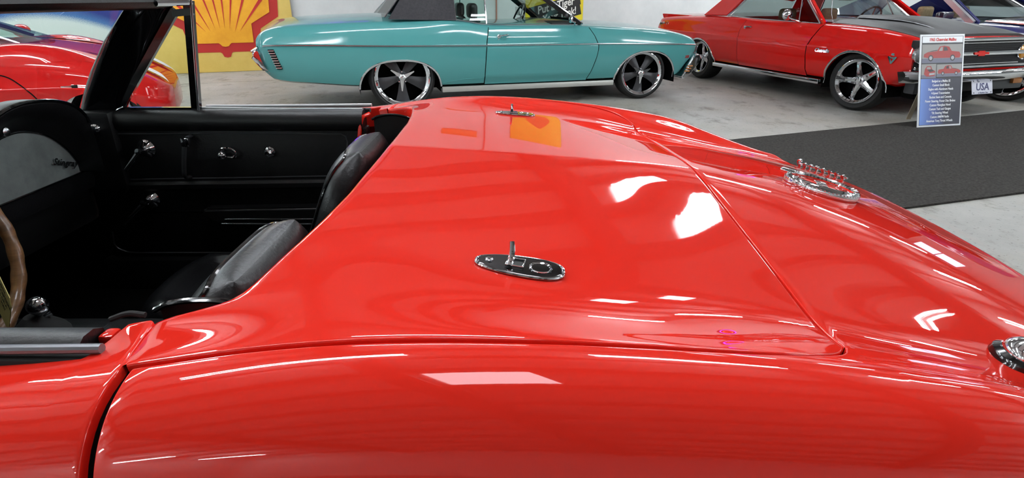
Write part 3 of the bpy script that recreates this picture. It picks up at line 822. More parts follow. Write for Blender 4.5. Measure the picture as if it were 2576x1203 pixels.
# ------------------------------------------------------------------ steering wheel
WOOD = noisy(M('walnut_rim', (104, 74, 46), .32, coat=.4), (84, 58, 34), (122, 88, 56), 14, 6, stretch=(1, 1, 6))
th = math.radians(15); swc = Vector((-1.02, -.37, .80)); ax = Vector((math.cos(th), 0, math.sin(th))); u_ = Vector((0, 1, 0)); w_ = Vector((-math.sin(th), 0, math.cos(th)))
mb = MB(); ring = [swc + (u_ * math.cos(a) + w_ * math.sin(a)) * .196 for a in [2 * math.pi * k / 96 for k in range(96)]]
mb.tube(ring, [.0135 - (.0022 if k % 4 < 2 else 0) * .7 for k in range(96)], 12, closed=True, up=tuple(ax))
sw = mb.build('steering_wheel', WOOD, VET)
for k in range(3):
    a = math.radians(90 + 120 * k + 60); d = u_ * math.cos(a) + w_ * math.sin(a)
    mb = MB(); mb.tube([swc - ax * .05 + d * .03, swc - ax * .025 + d * .1, swc + d * .186], [.014, .012, .010], 8, flat=.3, up=tuple(ax)); mb.build('spoke', CHROME_D, sw)
mb = MB(); mb.lathe([(.045, -.06), (.045, -.045), (.03, -.035), (.001, -.033)], aim(swc, ax), 24); mb.build('horn_button', BLACK, sw)
mb = MB(); mb.tube([swc - ax * .06, swc - ax * .40], .025, 14); mb.build('steering_column', BLACK, VET)
# card tied to the wheel
CARD = M('yellow_card', (196, 184, 112), .7)
tc = Vector((-.945, -.305, .700)) + VET.location
cx = Vector((.62, -.55, -.56)).normalized()
cm = frame((0, 0, 0), cx, (-.1, .25, .95))
card = empty('paper_tag', tc); tag(card, 'pale yellow printed card tag hanging inside the wooden steering wheel', 'tag')
mb = MB(); mb.prism([(-.075, -.045), (.04, -.045), (.05, -.03), (.05, .03), (.04, .045), (-.075, .045)], .0012, cm); mb.build('card', CARD, card, smooth=False)
INK = M('black_ink', (40, 36, 30), .8)
for k, t in enumerate(('PLEASE LOOK', 'WITH THE EXCEPTION', 'OF WHEELS OR A', 'CORVETTE MAY', 'BE ON', 'LOAN')):
    text('lettering', t, .0115, cm @ Matrix.Translation((-.012, .034 - .0135 * k, .0016)), INK, card, .0001)
mb = MB(); mb.tube(crom([cm @ Vector((-.07, .03, 0)), cm @ Vector((-.09, .07, 0)), Vector((-.06, -.02, .12))], 5), .0012, 5); mb.build('string', INK, card)
# ------------------------------------------------------------------ chrome fittings on the rear deck
def on_skin(x, y, up=0.0):
    s = x
    for _ in range(3):
        p = surf(s, voff(s, abs(y)))[0]; s += x - p[0]
    e = .01
    px = surf(s + e, voff(s + e, abs(y)))[0] - surf(s - e, voff(s - e, abs(y)))[0]
    py = surf(s, voff(s, abs(y) + e))[0] - surf(s, voff(s, max(0, abs(y) - e)))[0]
    sg = 1 if y >= 0 else -1
    tx = Vector((px[0], px[1] * sg, px[2])).normalized(); ty = Vector((py[0] * sg, py[1], py[2] * sg)).normalized()
    n = tx.cross(ty).normalized()
    if n.z < 0: n = -n
    q_ = Vector((p[0], p[1] * sg, p[2])) + n * up
    m = frame(q_, tx, n.cross(tx)); return m
CHROME_DK = M('smoked_chrome', (120, 120, 124), .06, 1.0)
def catch(sg):
    m = on_skin(.010, .541 * sg)
    m = m @ Matrix.Rotation(math.radians(9.0 * sg), 4, 'Z')
    out = []
    N_ = 48
    for k in range(N_):
        a = 2 * math.pi * k / N_; c = math.cos(a); s_ = math.sin(a)
        hw = .0275 * (1 + .20 * c) * (abs(s_) ** .80); x = .060 * (abs(c) ** .88) * (1 if c > 0 else -1)
        out.append((x, hw * (1 if s_ > 0 else -1)))
    mb = MB(); rows = []
    for k_, z in ((1.0, -.004), (1.0, .0015), (.985, .0032), (.955, .0042), (.91, .0046)):
        rows.append([m @ Vector((x * (1 - (1 - k_) * .6), y * k_, z)) for x, y in out])
    mb.grid(rows, closed=True); mb.add(rows[-1], [tuple(range(N_))])
    c = fixn(mb.build('roof_catch_plate', CHROME_DK, VET, sharp=45, label='chrome roof catch plate with raised pin'))
    r = MB(); r.tube([m @ Vector((x, y * .985, .0024)) for x, y in out], .0020, 8, closed=True); r.build('plate_rim', CHROME, c)
    sc_ = MB(); sc_.lathe([(.0058, .004), (.0056, .0062), (.004, .0072), (.001, .0074)], m @ Matrix.Translation((-.042, 0, 0)), 16, False, True); sc = sc_.build('screw', CHROME_D, c)
    for q_ in (0, 90):
        t = MB(); t.box((-.0032, -.0006, .0073), (.0032, .0006, .0078), 0, m @ Matrix.Translation((-.042, 0, 0)) @ Matrix.Rotation(math.radians(q_ + 20), 4, 'Z')); t.build('screw_slot', BLACK, sc)
    # square socket
    s2 = MB(); mm = m @ Matrix.Translation((-.006, 0, .0046))
    for a, b in (((-.0125, -.012, 0), (-.0105, .012, .0035)), ((.0105, -.012, 0), (.0125, .012, .0035)), ((-.0125, .010, 0), (.0125, .012, .0035)), ((-.0125, -.012, 0), (.0125, -.010, .0035))): s2.box(a, b, .0006, mm)
    s2.build('socket_frame', CHROME, c)
    s3 = MB(); s3.box((-.0105, -.010, 0), (.0105, .010, .0008), 0, mm); s3.build('socket_floor', BLACK, c)
    # round dish
    d = MB(); d.lathe([(.0158, 0), (.0155, .0012), (.0145, .0013), (.012, -.0005), (.007, -.002), (.001, -.0026)], m @ Matrix.Translation((.0285, 0, .0048)), 28, False, True); d.build('pin_dish', CHROME, c)
    # hinged locking pin standing up from the socket
    pn = MB(); pn.tube([m @ Vector(p) for p in ((-.0125, -.012 * sg * -1, .005), (-.0118, .0, .010), (-.0128, .006 * sg * -1, .020), (-.0150, .012 * sg * -1, .031))], [.0042, .0044, .0042, .0036], 10); pn.build('locking_pin', CHROME, c)
catch(-1); catch(1)
# fuel cap
m = on_skin(.714, .028, .004) @ Matrix.Diagonal((.91, .91, 1, 1))
fc = MB(); fc.lathe([(.088, -.012), (.088, .004), (.085, .009), (.080, .011), (.075, .008), (.073, .003), (.06, .0045), (.03, .0055), (.001, .006)], m, 64, False, True)
fcap = fc.build('fuel_cap', RED, VET, 'red fuel cap with a wide chrome ring')
rg = MB(); rg.lathe([(.0895, -.004), (.0905, .004), (.088, .011), (.083, .0145), (.077, .012), (.0745, .006)], m, 64, False, False); rg.build('cap_ring', CHROME, fcap, 'chrome ring')
tk = MB()
for k in range(60):
    a = 2 * math.pi * k / 60; tk.box((-.0012, -.002, 0), (.0012, .002, .003), 0, m @ Matrix.Rotation(a, 4, 'Z') @ Matrix.Translation((.0895, 0, .004)))
tag(tk.build('knurling', CHROME_D, fcap, smooth=False), kind='stuff')
la = MB(); mm = m @ Matrix.Rotation(math.radians(140), 4, 'Z')
la.box((.066, -.021, .008), (.104, .021, .019), .006, mm); la.build('cap_latch', CHROME, fcap, 'chrome latch')
em = MB(); mm = m @ Matrix.Rotation(math.radians(100), 4, 'Z')
for q_ in (-32, 32):
    e = MB(); e.box((-.042, -.014, .005), (.042, .014, .0072), .001, mm @ Matrix.Rotation(math.radians(q_), 4, 'Z')); e.build('crossed_flag', WHITE if q_ < 0 else RED, fcap, 'white flag badge' if q_ < 0 else 'red flag badge')
    for i in range(4):
        for j in range(2):
            if (i + j) % 2 or q_ > 0: continue
            e = MB(); e.box((-.036 + i * .018, -.012 + j * .012, .0072), (-.018 + i * .018, j * .012, .0078), 0, mm @ Matrix.Rotation(math.radians(q_), 4, 'Z')); e.build('flag_check', BLACK, fcap, smooth=False)
ed = MB(); ed.tube([m @ Vector((.066 * math.cos(a), .066 * math.sin(a), .005)) for a in [2 * math.pi * k / 48 for k in range(48)]], .0016, 6, closed=True); ed.build('badge_ring', CHROME, fcap)
# chrome script on the tail
for k, ch in enumerate('Corvette'):
    y = .575 - .026 * k; mm = on_skin(.925 + .006 * k, y, .006)
    text('script_letter', ch, .034, frame(mm @ Vector((.012, 0, 0)), (.10, -1, 0), (-.35, 0, 1)), CHROME, VET, .003, .35, .0012)
mb = MB(); mb.tube([on_skin(.925 + .006 * k, .585 - .026 * k, .004) @ Vector((.013, 0, 0)) for k in range(9)], .003, 6); mb.build('script_underline', CHROME, VET)
# aerial base
m = on_skin(.706, -.582, 0)
mz = Matrix.Translation(m.translation)
g = MB(); g.lathe([(.044, -.014), (.046, .0), (.043, .009), (.036, .013), (.03, .012)], m, 40, False, True); g = g.build('aerial_grommet', RUBBER, VET, 'black rubber grommet'); g.data.materials[0] = GLOSSBLACK
a = MB(); a.lathe([(.034, .010), (.034, .018), (.030, .024), (.022, .030), (.012, .034), (.011, .040), (.014, .046), (.014, .056), (.009, .062), (.006, .062)], m, 32, False, True); a = a.build('aerial_base', CHROME, VET)
t = MB(); t.tube([m @ Vector((0, 0, .06)), m @ Vector((.01, 0, .10))], .0045, 8); t.build('aerial_tip', CHROME, a)
# ------------------------------------------------------------------ shared car building
def pchip(xs, ys):
    xs = np.asarray(xs, float); ys = np.asarray(ys, float); h = np.diff(xs); d = np.diff(ys) / h
    m = np.zeros(len(xs)); m[0] = d[0]; m[-1] = d[-1]
    for i in range(1, len(xs) - 1):
        if d[i - 1] * d[i] > 0:
            w1 = 2 * h[i] + h[i - 1]; w2 = h[i] + 2 * h[i - 1]; m[i] = (w1 + w2) / (w1 / d[i - 1] + w2 / d[i])
    def f(x):
        x = np.clip(np.asarray(x, float), xs[0], xs[-1]); i = np.clip(np.searchsorted(xs, x) - 1, 0, len(xs) - 2); t = (x - xs[i]) / h[i]
        return ys[i] * (1 + 2 * t) * (1 - t) ** 2 + h[i] * m[i] * t * (1 - t) ** 2 + ys[i + 1] * t * t * (3 - 2 * t) + h[i] * m[i + 1] * t * t * (t - 1)
    return f
class Shell:
    """Car body: outline functions of x (w half width, zt shoulder, zb sill, zm side crease, c crown, r shoulder radius)."""
    def __init__(s, w, zt, zb, zm, c, r, step=.012):
        s.w, s.zt, s.zb, s.zm, s.c, s.r = [pchip(*zip(*k)) for k in (w, zt, zb, zm, c, r)]; s.step = step
        s.x0, s.x1 = w[0][0], w[-1][0]
    def sec(s, x):
        w, zt, zb, zm, c, r = [float(f(x)) for f in (s.w, s.zt, s.zb, s.zm, s.c, s.r)]
        st = s.step
        pts = [(0, zb), (w * .80, zb), (w * .93, zb + .03), (w * .972, zb + (zm - zb) * .25), (w - .004, zb + (zm - zb) * .62), (w, zm - st), (w - st, zm), (w - st - .006, zm + st)]
        a = w - st - .01; h = zt - (zm + st)
        pts += [(a - .012, zm + st + h * .35), (a - .03 - r * .10, zm + st + h * .62), (a - .03 - r * .35, zm + st + h * .84), (a - .03 - r * .68, zm + st + h * .96), (a - .03 - r, zt), (a * .62, zt + c * .55), (a * .3, zt + c * .9), (0, zt + c)]
        return pts
    def y(s, x, z):
        p = s.sec(x)[2:13]; zs = [q[1] for q in p]; return float(np.interp(z, np.maximum.accumulate(zs), [q[0] for q in p]))
    def top(s, x, y):
        p = s.sec(x)[9:]; ys = [q[0] for q in p][::-1]; return float(np.interp(abs(y), ys, [q[1] for q in p][::-1]))
    def mesh(s, n=90, xs=None):
        mb = MB(); rows = []
        xs = xs if xs is not None else np.linspace(s.x0, s.x1, n)
        for x in xs:
            h = s.sec(x); rows.append([(x, -y, z) for y, z in h] + [(x, y, z) for y, z in h[::-1]][1:-1])
        mb.grid(rows, closed=True); m = len(rows[0])
        mb.add(rows[0], [tuple(range(m))]); mb.add(rows[-1], [tuple(range(m))[::-1]])
        return mb
    def build(s, name, mat, parent, arches, n=90):
        t = np.linspace(0, 1, n); xs = s.x0 + (s.x1 - s.x0) * t
        xs = np.unique(np.concatenate([xs, s.x0 + np.array([.01, .025, .05, .08]), s.x1 - np.array([.01, .025, .05, .08])]))
        o = finish(s.mesh(xs=xs), name, mat, parent, sharp=35)
        cs = []
        for cx, hw, zt_, p in arches:
            for sg in (-1, 1):
                mb = MB(); out = arch(cx, hw, zt_, p); out = out + [(cx + hw, -.1), (cx - hw, -.1)]
                mb.prism(out, .5, frame((0, -.55 if sg < 0 else 1.05, 0), (1, 0, 0), (0, 0, 1)))
                c = fixn(mb.build('cutter', None)); cs.append(c)
        if cs:
            par = o.parent; o.parent = None
            bool_cut(o, cs); o.parent = par
        if not o.data.materials: o.data.materials.append(mat)
        return o
def arch(cx, hw, zt, p=2.3, z0=.2, n=28):
    out = []
    for k in range(n + 1):
        a = math.pi * k / n; c, s_ = math.cos(a), math.sin(a)
        out.append((cx - hw * abs(c) ** (2 / p) * (1 if c > 0 else -1), z0 + (zt - z0) * abs(s_) ** (2 / p)))
    return out
def lip(sh, car, a, mat=CHROME, r=.011, zmin=.22):
    for sg in (-1, 1):
        pts = [(x, sg * (sh.y(x, z) + .002), z) for x, z in arch(*a) if z > zmin]
        mb = MB(); mb.tube(pts, r, 8, flat=.5); mb.build('arch_moulding', mat, car)
def seam(sh, car, pts, name='door_gap', r=.0045, mat=DARK, sg=-1, n=8, off=.0):
    P = crom([Vector((x, z, 0)) for x, z in pts], n)
    mb = MB(); mb.tube([(p.x, sg * (sh.y(p.x, p.y) + off), p.y) for p in P], r, 6); return mb.build(name, mat, car)
def panel(sh, car, name, e0, e1, z0, z1, mat, sg=-1, off=.004, n=(26, 22)):
    """Door skin standing a few millimetres proud of the shell between two edge curves."""
    f0, f1 = pchip(*zip(*[(z, x) for x, z in e0])), pchip(*zip(*[(z, x) for x, z in e1]))
    rows = []
    for i in range(n[0] + 1):
        z = z0 + (z1 - z0) * i / n[0]; a, b = float(f0(z)), float(f1(z))
        row = [(a + (b - a) * j / n[1], z) for j in range(n[1] + 1)]
        rows.append([(x, sg * (sh.y(x, z) + (off if 0 < j < n[1] and 0 < i < n[0] else -.004)), z) for j, (x, z) in enumerate([(a, z)] + row + [(b, z)])] if False else [(x, sg * (sh.y(x, z) + off), z) for x, z in row])
    mb = MB(); mb.grid(rows)
    inn = [[(x, y - sg * .012, z) for x, y, z in r] for r in rows]
    mb.grid([rows[0], inn[0]]); mb.grid([rows[-1], inn[-1]]); mb.grid([[r[0] for r in rows], [r[0] for r in inn]]); mb.grid([[r[-1] for r in rows], [r[-1] for r in inn]])
    return finish(mb, name, mat, car, sharp=35)
def pane(name, pts, mat, car, label=None, t=0.0):
    mb = MB()
    if not t: mb.add(pts, [tuple(range(len(pts)))])
    else:
        P = [Vector(p) for p in pts]; n = (P[1] - P[0]).cross(P[2] - P[0]).normalized() * t
        k = len(P); mb.add(P + [p + n for p in P], [tuple(range(k))[::-1], tuple(range(k, 2 * k))] + [(i, (i + 1) % k, k + (i + 1) % k, k + i) for i in range(k)])
    return mb.build(name, mat, car, label, smooth=False)
SPOKE_GREY = M('gunmetal_spoke', (70, 70, 72), .45, .6)
def road_wheel(car, x, y, R, wd, rim, style, steer=0.0):
    sg = -1 if y < 0 else 1
    m = aim((x, y, R), Matrix.Rotation(steer, 3, 'Z') @ Vector((0, sg, 0)))
    h = wd / 2
    mb = MB(); mb.lathe([(rim * .96, -h * .8), (rim, -h), (R - .035, -h - .008), (R - .010, -h * .86), (R, -h * .6), (R, h * .6), (R - .010, h * .86), (R - .035, h + .008), (rim + .01, h), (rim * .98, h * .9)], m, 56, False, False)
    for k in range(3):
        pass
    w = mb.build('wheel', RUBBER, car, sharp=50)
    mb = MB(); mb.lathe([(rim * .985, h - .006), (rim * .99, h + .004), (rim * .965, h + .006), (rim * .93, h - .004), (rim * .86, h - .016), (rim * .84, h - .03), (rim * .82, -h * .2), (rim * .80, -h * .7)], m, 56, False, False); mb.build('rim', CHROME, w, 'polished rim lip')
    mb = MB(); mb.lathe([(.001, -h * .62), (rim * .84, -h * .62)], m, 32, False, False); mb.build('brake_drum', DARK, w)
    mat = SPOKE_GREY if style == 'grey' else CHROME
    zc = h * .30
    for k in range(5):
        a = 2 * math.pi * k / 5 + .3 + (math.pi / 5 if style == 'grey' else .35)
        mm = m @ Matrix.Rotation(a, 4, 'Z')
        r0, r1 = rim * .16, rim * .87
        w0, w1 = (rim * .10, rim * .25) if style == 'grey' else (rim * .17, rim * .12)
        v = []
        for r_, w_, zz, th_ in ((r0, w0, zc + .018, .03), (rim * .5, (w0 + w1) / 2 * (.92 if style == 'grey' else .8), zc + .016, .034), (r1, w1, zc - .012 if style == 'grey' else zc + .004, .03)):
            v.append([mm @ Vector((r_, -w_, zz - .014)), mm @ Vector((r_, -w_ * .35, zz)), mm @ Vector((r_, w_ * .35, zz)), mm @ Vector((r_, w_, zz - .014)), mm @ Vector((r_, w_ * .8, zz - th_)), mm @ Vector((r_, -w_ * .8, zz - th_))])
        sb = MB(); sb.grid(v, closed=True); sb.add(v[-1], [tuple(range(6))]); fixn(sb.build('spoke', mat, w, sharp=30))
    hb = MB(); hb.lathe([(rim * .23, zc - .02), (rim * .23, zc + .012), (rim * .2, zc + .02), (rim * .12, zc + .024), (rim * .11, zc + .05), (rim * .08, zc + .056), (.001, zc + .056)], m, 30, False, True); hb.build('hub', mat, w)
    for k in range(5):
        a = 2 * math.pi * k / 5 + .3 + (0 if style == 'grey' else .35 + math.pi / 5)
        nb = MB(); nb.lathe([(.012, zc + .015), (.012, zc + .032), (.008, zc + .038), (.001, zc + .039)], m @ Matrix.Rotation(a, 4, 'Z') @ Matrix.Translation((rim * .19, 0, 0)), 8, False, True); nb.build('wheel_nut', CHROME, w)
    if style == 'grey':
        for k in range(3):
            mm = m @ Matrix.Rotation(math.radians(90 + 120 * k + 4) * -1, 4, 'Z') @ Matrix.Translation((0, 0, zc + .05))
            sb = MB(); sb.prism([(-.01, -.030), (.05, -.022), (rim * .47, -.008), (rim * .48, .004), (.05, .016), (-.01, .022)], .02, mm); sb.build('spinner_ear', CHROME, w, smooth=False)
        cb = MB(); cb.lathe([(.04, zc + .05), (.04, zc + .07), (.025, zc + .08), (.001, zc + .084)], m, 6, False, True); cb.build('spinner_boss', CHROME, w)
    return w
def buck_seat(car, x, y, z, mat, s=1.0, head=True, bench=0.0):
    """Seat back seen over the door: a rounded slab, with a headrest."""
    hw = .23 * s + bench
    mb = MB(); rows = []
    for i in range(11):
        u = i / 10; rows.append([(x - .20 * u + (.05 * math.sqrt(max(0, 1 - max(0, (u - .7) / .3) ** 2)) + .006) * math.sin(a), y + hw * (1 - .25 * max(0, (u - .6) / .4) ** 2) * (abs(math.cos(a)) ** .5) * (1 if math.cos(a) > 0 else -1), z - .5 + .5 * u) for a in [2 * math.pi * k / 24 for k in range(24)]])
    mb.grid(rows, closed=True); mb.add(rows[-1], [tuple(range(24))])
    b = fixn(mb.build('seat', mat, car, sharp=60))
    if head:
        h = MB(); bm = bmesh.new(); bmesh.ops.create_cube(bm, size=1)
        for v in bm.verts: v.co = Vector((v.co.x * .10 + x - .22, v.co.y * .26 + y, v.co.z * .17 + z + .07))
        bmesh.ops.bevel(bm, geom=bm.edges[:], offset=.045, segments=4, profile=.5, affect='EDGES'); h.bm(bm); h.build('headrest', mat, b)
    return b
def wheel_ring(car, c, ax_, r, mat=GLOSSBLACK, tube=.012):
    ax_ = Vector(ax_).normalized(); m = aim(c, ax_)
    mb = MB(); mb.tube([m @ Vector((r * math.cos(a), r * math.sin(a), 0)) for a in [2 * math.pi * k / 40 for k in range(40)]], tube, 8, closed=True); s_ = mb.build('steering_wheel', mat, car)
    for a in (0, math.pi, -math.pi / 2):
        mb = MB(); mb.tube([m @ Vector((0, 0, -.03)), m @ Vector((r * math.cos(a), r * math.sin(a), 0))], .010, 6); mb.build('spoke', CHROME_D, s_)
# ------------------------------------------------------------------ turquoise coupe
TEAL = M('turquoise_paint', (72, 140, 140), .5, coat=1.0, coat_r=.09, spec=.1)
a16 = math.radians(16.26)
IMP = empty('turquoise_coupe', (-1.256 - .80 * math.sin(a16), 6.663 + .80 * math.cos(a16), 0), a16)
tag(IMP, 'turquoise two-door coupe with black vinyl roof parked along the white wall', 'car')
imp = Shell(
    w=[(-1.47, .86), (-1.40, .93), (-1.2, .965), (0, .985), (1.5, .985), (2.6, .98), (3.3, .95), (3.6, .91), (3.74, .86), (3.775, .80)],
    zt=[(-1.47, .80), (-1.44, .84), (-1.36, .89), (-1.2, .925), (-.8, .945), (0, .962), (.45, .962), (.7, .945), (.95, .91), (1.2, .898), (2.0, .89), (2.5, .872), (3.2, .825), (3.5, .785), (3.68, .735), (3.75, .70), (3.775, .67)],
    zb=[(-1.47, .50), (-1.40, .43), (-1.33, .375), (-.9, .32), (-.4, .275), (.4, .25), (2.6, .25), (3.3, .24), (3.5, .26), (3.6, .36), (3.7, .47), (3.775, .56)],
    zm=[(-1.47, .735), (-1.3, .745), (0, .715), (1.0, .70), (2.3, .69), (3.3, .665), (3.7, .648), (3.775, .64)],
    c=[(-1.47, .01), (-1.3, .05), (-.5, .065), (.3, .06), (1.0, .04), (2.2, .05), (3.0, .05), (3.6, .03), (3.775, .01)],
    r=[(-1.47, .05), (-1.2, .13), (0, .12), (.9, .06), (2.0, .06), (2.6, .11), (3.5, .10), (3.775, .04)])
RA, FA = (-.02, .455, .56, 2.5), (3.015, .425, .585, 2.3)
imp.build('body', TEAL, IMP, [RA, FA])
lip(imp, IMP, RA); lip(imp, IMP, FA)
for sg in (-1, 1):
    mb = MB(); mb.tube([(x, sg * (imp.y(x, float(imp.zm(x)) - .012) + .003), float(imp.zm(x)) - .002) for x in np.linspace(-1.40, 3.72, 60)], .0075, 6); mb.build('side_moulding', CHROME_D, IMP)
    mb = MB(); mb.box((.44, min(sg * .90, sg * .945), .195), (2.58, max(sg * .90, sg * .945), .255), .01); mb.build('sill_moulding', M('satin_sill', (176, 176, 170), .4, .5) if sg < 0 else CHROME_D, IMP)
e0 = [(.935, .262), (.945, .5), (.962, .70), (1.0, .885)]; e1 = [(2.215, .262), (2.29, .45), (2.335, .64), (2.30, .76), (2.235, .868)]
for sg in (-1, 1):
    d = panel(imp, IMP, 'door', [(x + .006, z) for x, z in e0], [(x - .006, z) for x, z in e1], .268, .862, TEAL, sg)
    seam(imp, IMP, e0, sg=sg); seam(imp, IMP, e1, sg=sg)
    if sg < 0:
        yy = -imp.y(1.15, .79) - .004
        mb = MB(); mb.tube(crom([(1.10, yy - .004, .793), (1.125, yy - .028, .798), (1.19, yy - .030, .806), (1.225, yy - .004, .802)], 5), .008, 8); h = mb.build('door_handle', CHROME, d)
        mb = MB(); mb.lathe([(.020, 0), (.022, .008), (.014, .014), (.001, .015)], aim((1.112, yy, .790), (0, -1, 0)), 18, False, True); mb.build('handle_button', CHROME, h)
        mb = MB(); mb.lathe([(.012, 0), (.012, .006), (.001, .008)], aim((1.10, yy - .004, .755), (0, -1, 0)), 14, False, True); mb.build('lock_barrel', CHROME, d)
        mb = MB(); mb.tube([(2.05, yy + .06, .905), (2.02, yy - .03, .93), (1.96, yy - .05, .945)], .010, 8); a_ = mb.build('mirror_arm', CHROME, d)
        mb = MB(); mb.ball((1.955, yy - .055, .965), .055, 18, (.35, .9, .75)); mb.build('mirror_head', CHROME, a_)
    mb = MB(); mb.tube([(x, sg * (.80 if x > 1 else .81), z) for x, z in ((.66, .968), (.80, .945), (.95, .917), (1.1, .906), (2.12, .896))], .007, 6); mb.build('sill_strip', CHROME_D, IMP)
# seam below the crease on the quarter and wing edge
seam(imp, IMP, [(.45, .30), (.70, .335), (.93, .34)], 'crease_line', .004, TEAL)
# bumpers
def bump(car, pts, hw, mat=CHROME, name='bumper', bev=.018):
    mb = MB(); mb.prism(pts, 2 * hw, frame((0, hw, 0), (1, 0, 0), (0, 0, 1)))
    o = fixn(mb.build(name, mat, car)); bm = bmesh.new(); bm.from_mesh(o.data)
    bmesh.ops.bevel(bm, geom=bm.edges[:], offset=bev, segments=3, affect='EDGES'); bm.to_mesh(o.data); bm.free()
    o.data.polygons.foreach_set('use_smooth', [True] * len(o.data.polygons)); o.data.set_sharp_from_angle(angle=math.radians(45)); return o
bump(IMP, [(-1.50, .735), (-1.415, .735), (-1.39, .62), (-1.335, .48), (-1.41, .45), (-1.48, .56), (-1.555, .655)], .945, name='rear_bumper', bev=.045)
bump(IMP, [(3.78, .53), (3.70, .535), (3.655, .47), (3.535, .245), (3.60, .225), (3.70, .32), (3.81, .46)], .93, name='front_bumper')
for k in range(3):
    mb = MB(); t = .30 + .11 * k; cx = 3.555 + (3.72 - 3.555) * t; cz = .245 + (.525 - .245) * t
    mb.box((cx - .034, -.945, cz - .008), (cx + .034, -.925, cz + .008), .002); mb.build('side_marker', M('amber_lens_%d' % k, (150, 96, 48), .25) if k == 0 else bpy.data.materials['amber_lens_0'], IMP)
# louvred vent on the quarter
mb = MB(); yv = -imp.y(-1.3, .6) - .003
mb.prism([(-1.355, .705), (-1.295, .705), (-1.235, .505), (-1.290, .505)], .006, frame((0, yv + .004, 0), (1, 0, 0), (0, 0, 1))); ve = mb.build('quarter_vent', DARK, IMP, smooth=False)
for k in range(8):
    z = .692 - .0245 * k; x = -1.352 + .0075 * k
    mb = MB(); mb.box((x, yv - .012, z - .006), (x + .058, yv + .002, z + .006), .002); mb.build('louvre', CHROME, ve)
text('badge', '350', .045, frame((3.60, -imp.y(3.60, .50) - .002, .50), (1, .22, 0), (0, 0, 1)), CHROME, IMP, .003, .15, .002)
# wheels
for sg in (-1, 1):
    road_wheel(IMP, 0, sg * .80, .372, .25, .312, 'grey'); road_wheel(IMP, 2.985, sg * .80, .318, .22, .266, 'grey', math.radians(-6))
for x0, x1 in ((.46, 2.55),):
    mb = MB(); mb.box((x0, -.70, .20), (x1, .70, .36), .02); mb.build('underbody', DARK, IMP)
for cx, hw in ((-.02, .455), (3.015, .425)):
    for sg in (-1, 1):
        mb = MB(); rows = [[(x, sg * yy, z) for x, z in arch(cx, hw - .006, .553 if cx < 1 else .578, 2.5 if cx < 1 else 2.3)] for yy in (.56, .92)]; mb.grid(rows); mb.add(rows[0], [tuple(range(len(rows[0])))]); mb.build('wheel_liner', DARK, IMP)
# greenhouse
VROOF = noisy(M('black_vinyl_roof', (38, 36, 40), .6, spec=.35), (32, 30, 34), (44, 42, 46), 40, bump=.1, bscale=160)
yb, yt = .80, .635
mb = MB(); rows = []
for x, z, k in ((.02, 1.30, .9), (.25, 1.365, 1), (.65, 1.40, 1), (1.1, 1.405, 1), (1.40, 1.39, .98), (1.52, 1.365, .96)):
    rows.append([(x, yt * k * w, z - .03 * abs(w) ** 3) for w in np.linspace(-1, 1, 15)] + [(x, yt * k * w, z - .035 - .03 * abs(w) ** 3) for w in np.linspace(1, -1, 15)])
mb.grid(rows, closed=True); mb.add(rows[0], [tuple(range(30))]); mb.add(rows[-1], [tuple(range(30))]); fixn(mb.build('vinyl_roof', VROOF, IMP))
for sg in (-1, 1):
    q_ = [(-.10, sg * .855, .985), (.30, sg * .835, .975), (.645, sg * .818, .968), (.638, sg * .64, 1.36), (.30, sg * .63, 1.355), (.10, sg * .665, 1.24)]
    pane('vinyl_quarter', q_ if sg < 0 else q_[::-1], VROOF, IMP, t=.03)
    mb = MB(); mb.tube([(-.14, sg * .845, 1.0), (.06, sg * .69, 1.22), (.18, sg * .645, 1.34)], .009, 6); mb.build('rear_screen_moulding', CHROME_D, IMP)
    mb = MB(); mb.tube([(.648, sg * .822, .965), (.644, sg * .645, 1.36)], .008, 6); mb.build('quarter_moulding', CHROME, IMP)
    mb = MB(); mb.tube([(-.09, sg * .862, .985), (.3, sg * .842, .975), (.655, sg * .826, .966)], .008, 6); mb.build('vinyl_moulding', CHROME, IMP)
    bm_ = MB(); bar(bm_, (2.155, sg * .80, .90), (1.45, sg * .62, 1.375), .05, .03, (0, 1, .2)); fixn(bm_.build('windscreen_pillar', TEAL if False else GLOSSBLACK, IMP, smooth=False))
    mb = MB(); mb.tube([(2.185, sg * .805, .905), (1.50, sg * .63, 1.375)], .014, 8); mb.build('pillar_moulding', CHROME, IMP)
    mb = MB(); mb.tube([(1.005, sg * .80, .905), (1.012, sg * .645, 1.37)], .010, 6); mb.build('glass_edge', CHROME, IMP)
    P_ = [(.655, sg * .805, .965), (.80, sg * .80, .94), (1.0, sg * .80, .90), (1.0, sg * .645, 1.37), (.65, sg * .645, 1.37)]
    pane('quarter_glass', P_, GLASS_T, IMP)
    if sg > 0: pane('door_glass', [(1.0, sg * .80, .90), (2.14, sg * .80, .90), (1.46, sg * .625, 1.37), (1.0, sg * .645, 1.37)], GLASS_T, IMP)
rows = [[(2.17 + .16 * (1 - w * w) + (1.50 - 2.17 - .10 * (1 - w * w)) * u, w * (.79 - .165 * u), .905 + .02 * (1 - w * w) * (1 - u) + .47 * u) for w in np.linspace(-1, 1, 13)] for u in np.linspace(0, 1, 5)]
mb = MB(); mb.grid(rows); mb.build('windscreen', GLASS_T, IMP)
mb = MB(); mb.grid([[(-.15 + .33 * u, w * (.83 - .19 * u), 1.0 + .34 * u) for w in (-1, 0, 1)] for u in (0, .5, 1)]); mb.build('rear_screen', GLASS_D, IMP)
text('roof_script', 'Landau', .055, frame((.47, -.792, 1.045), (1, .02, 0), (0, .42, .9)), CHROME, IMP, .003, .35)
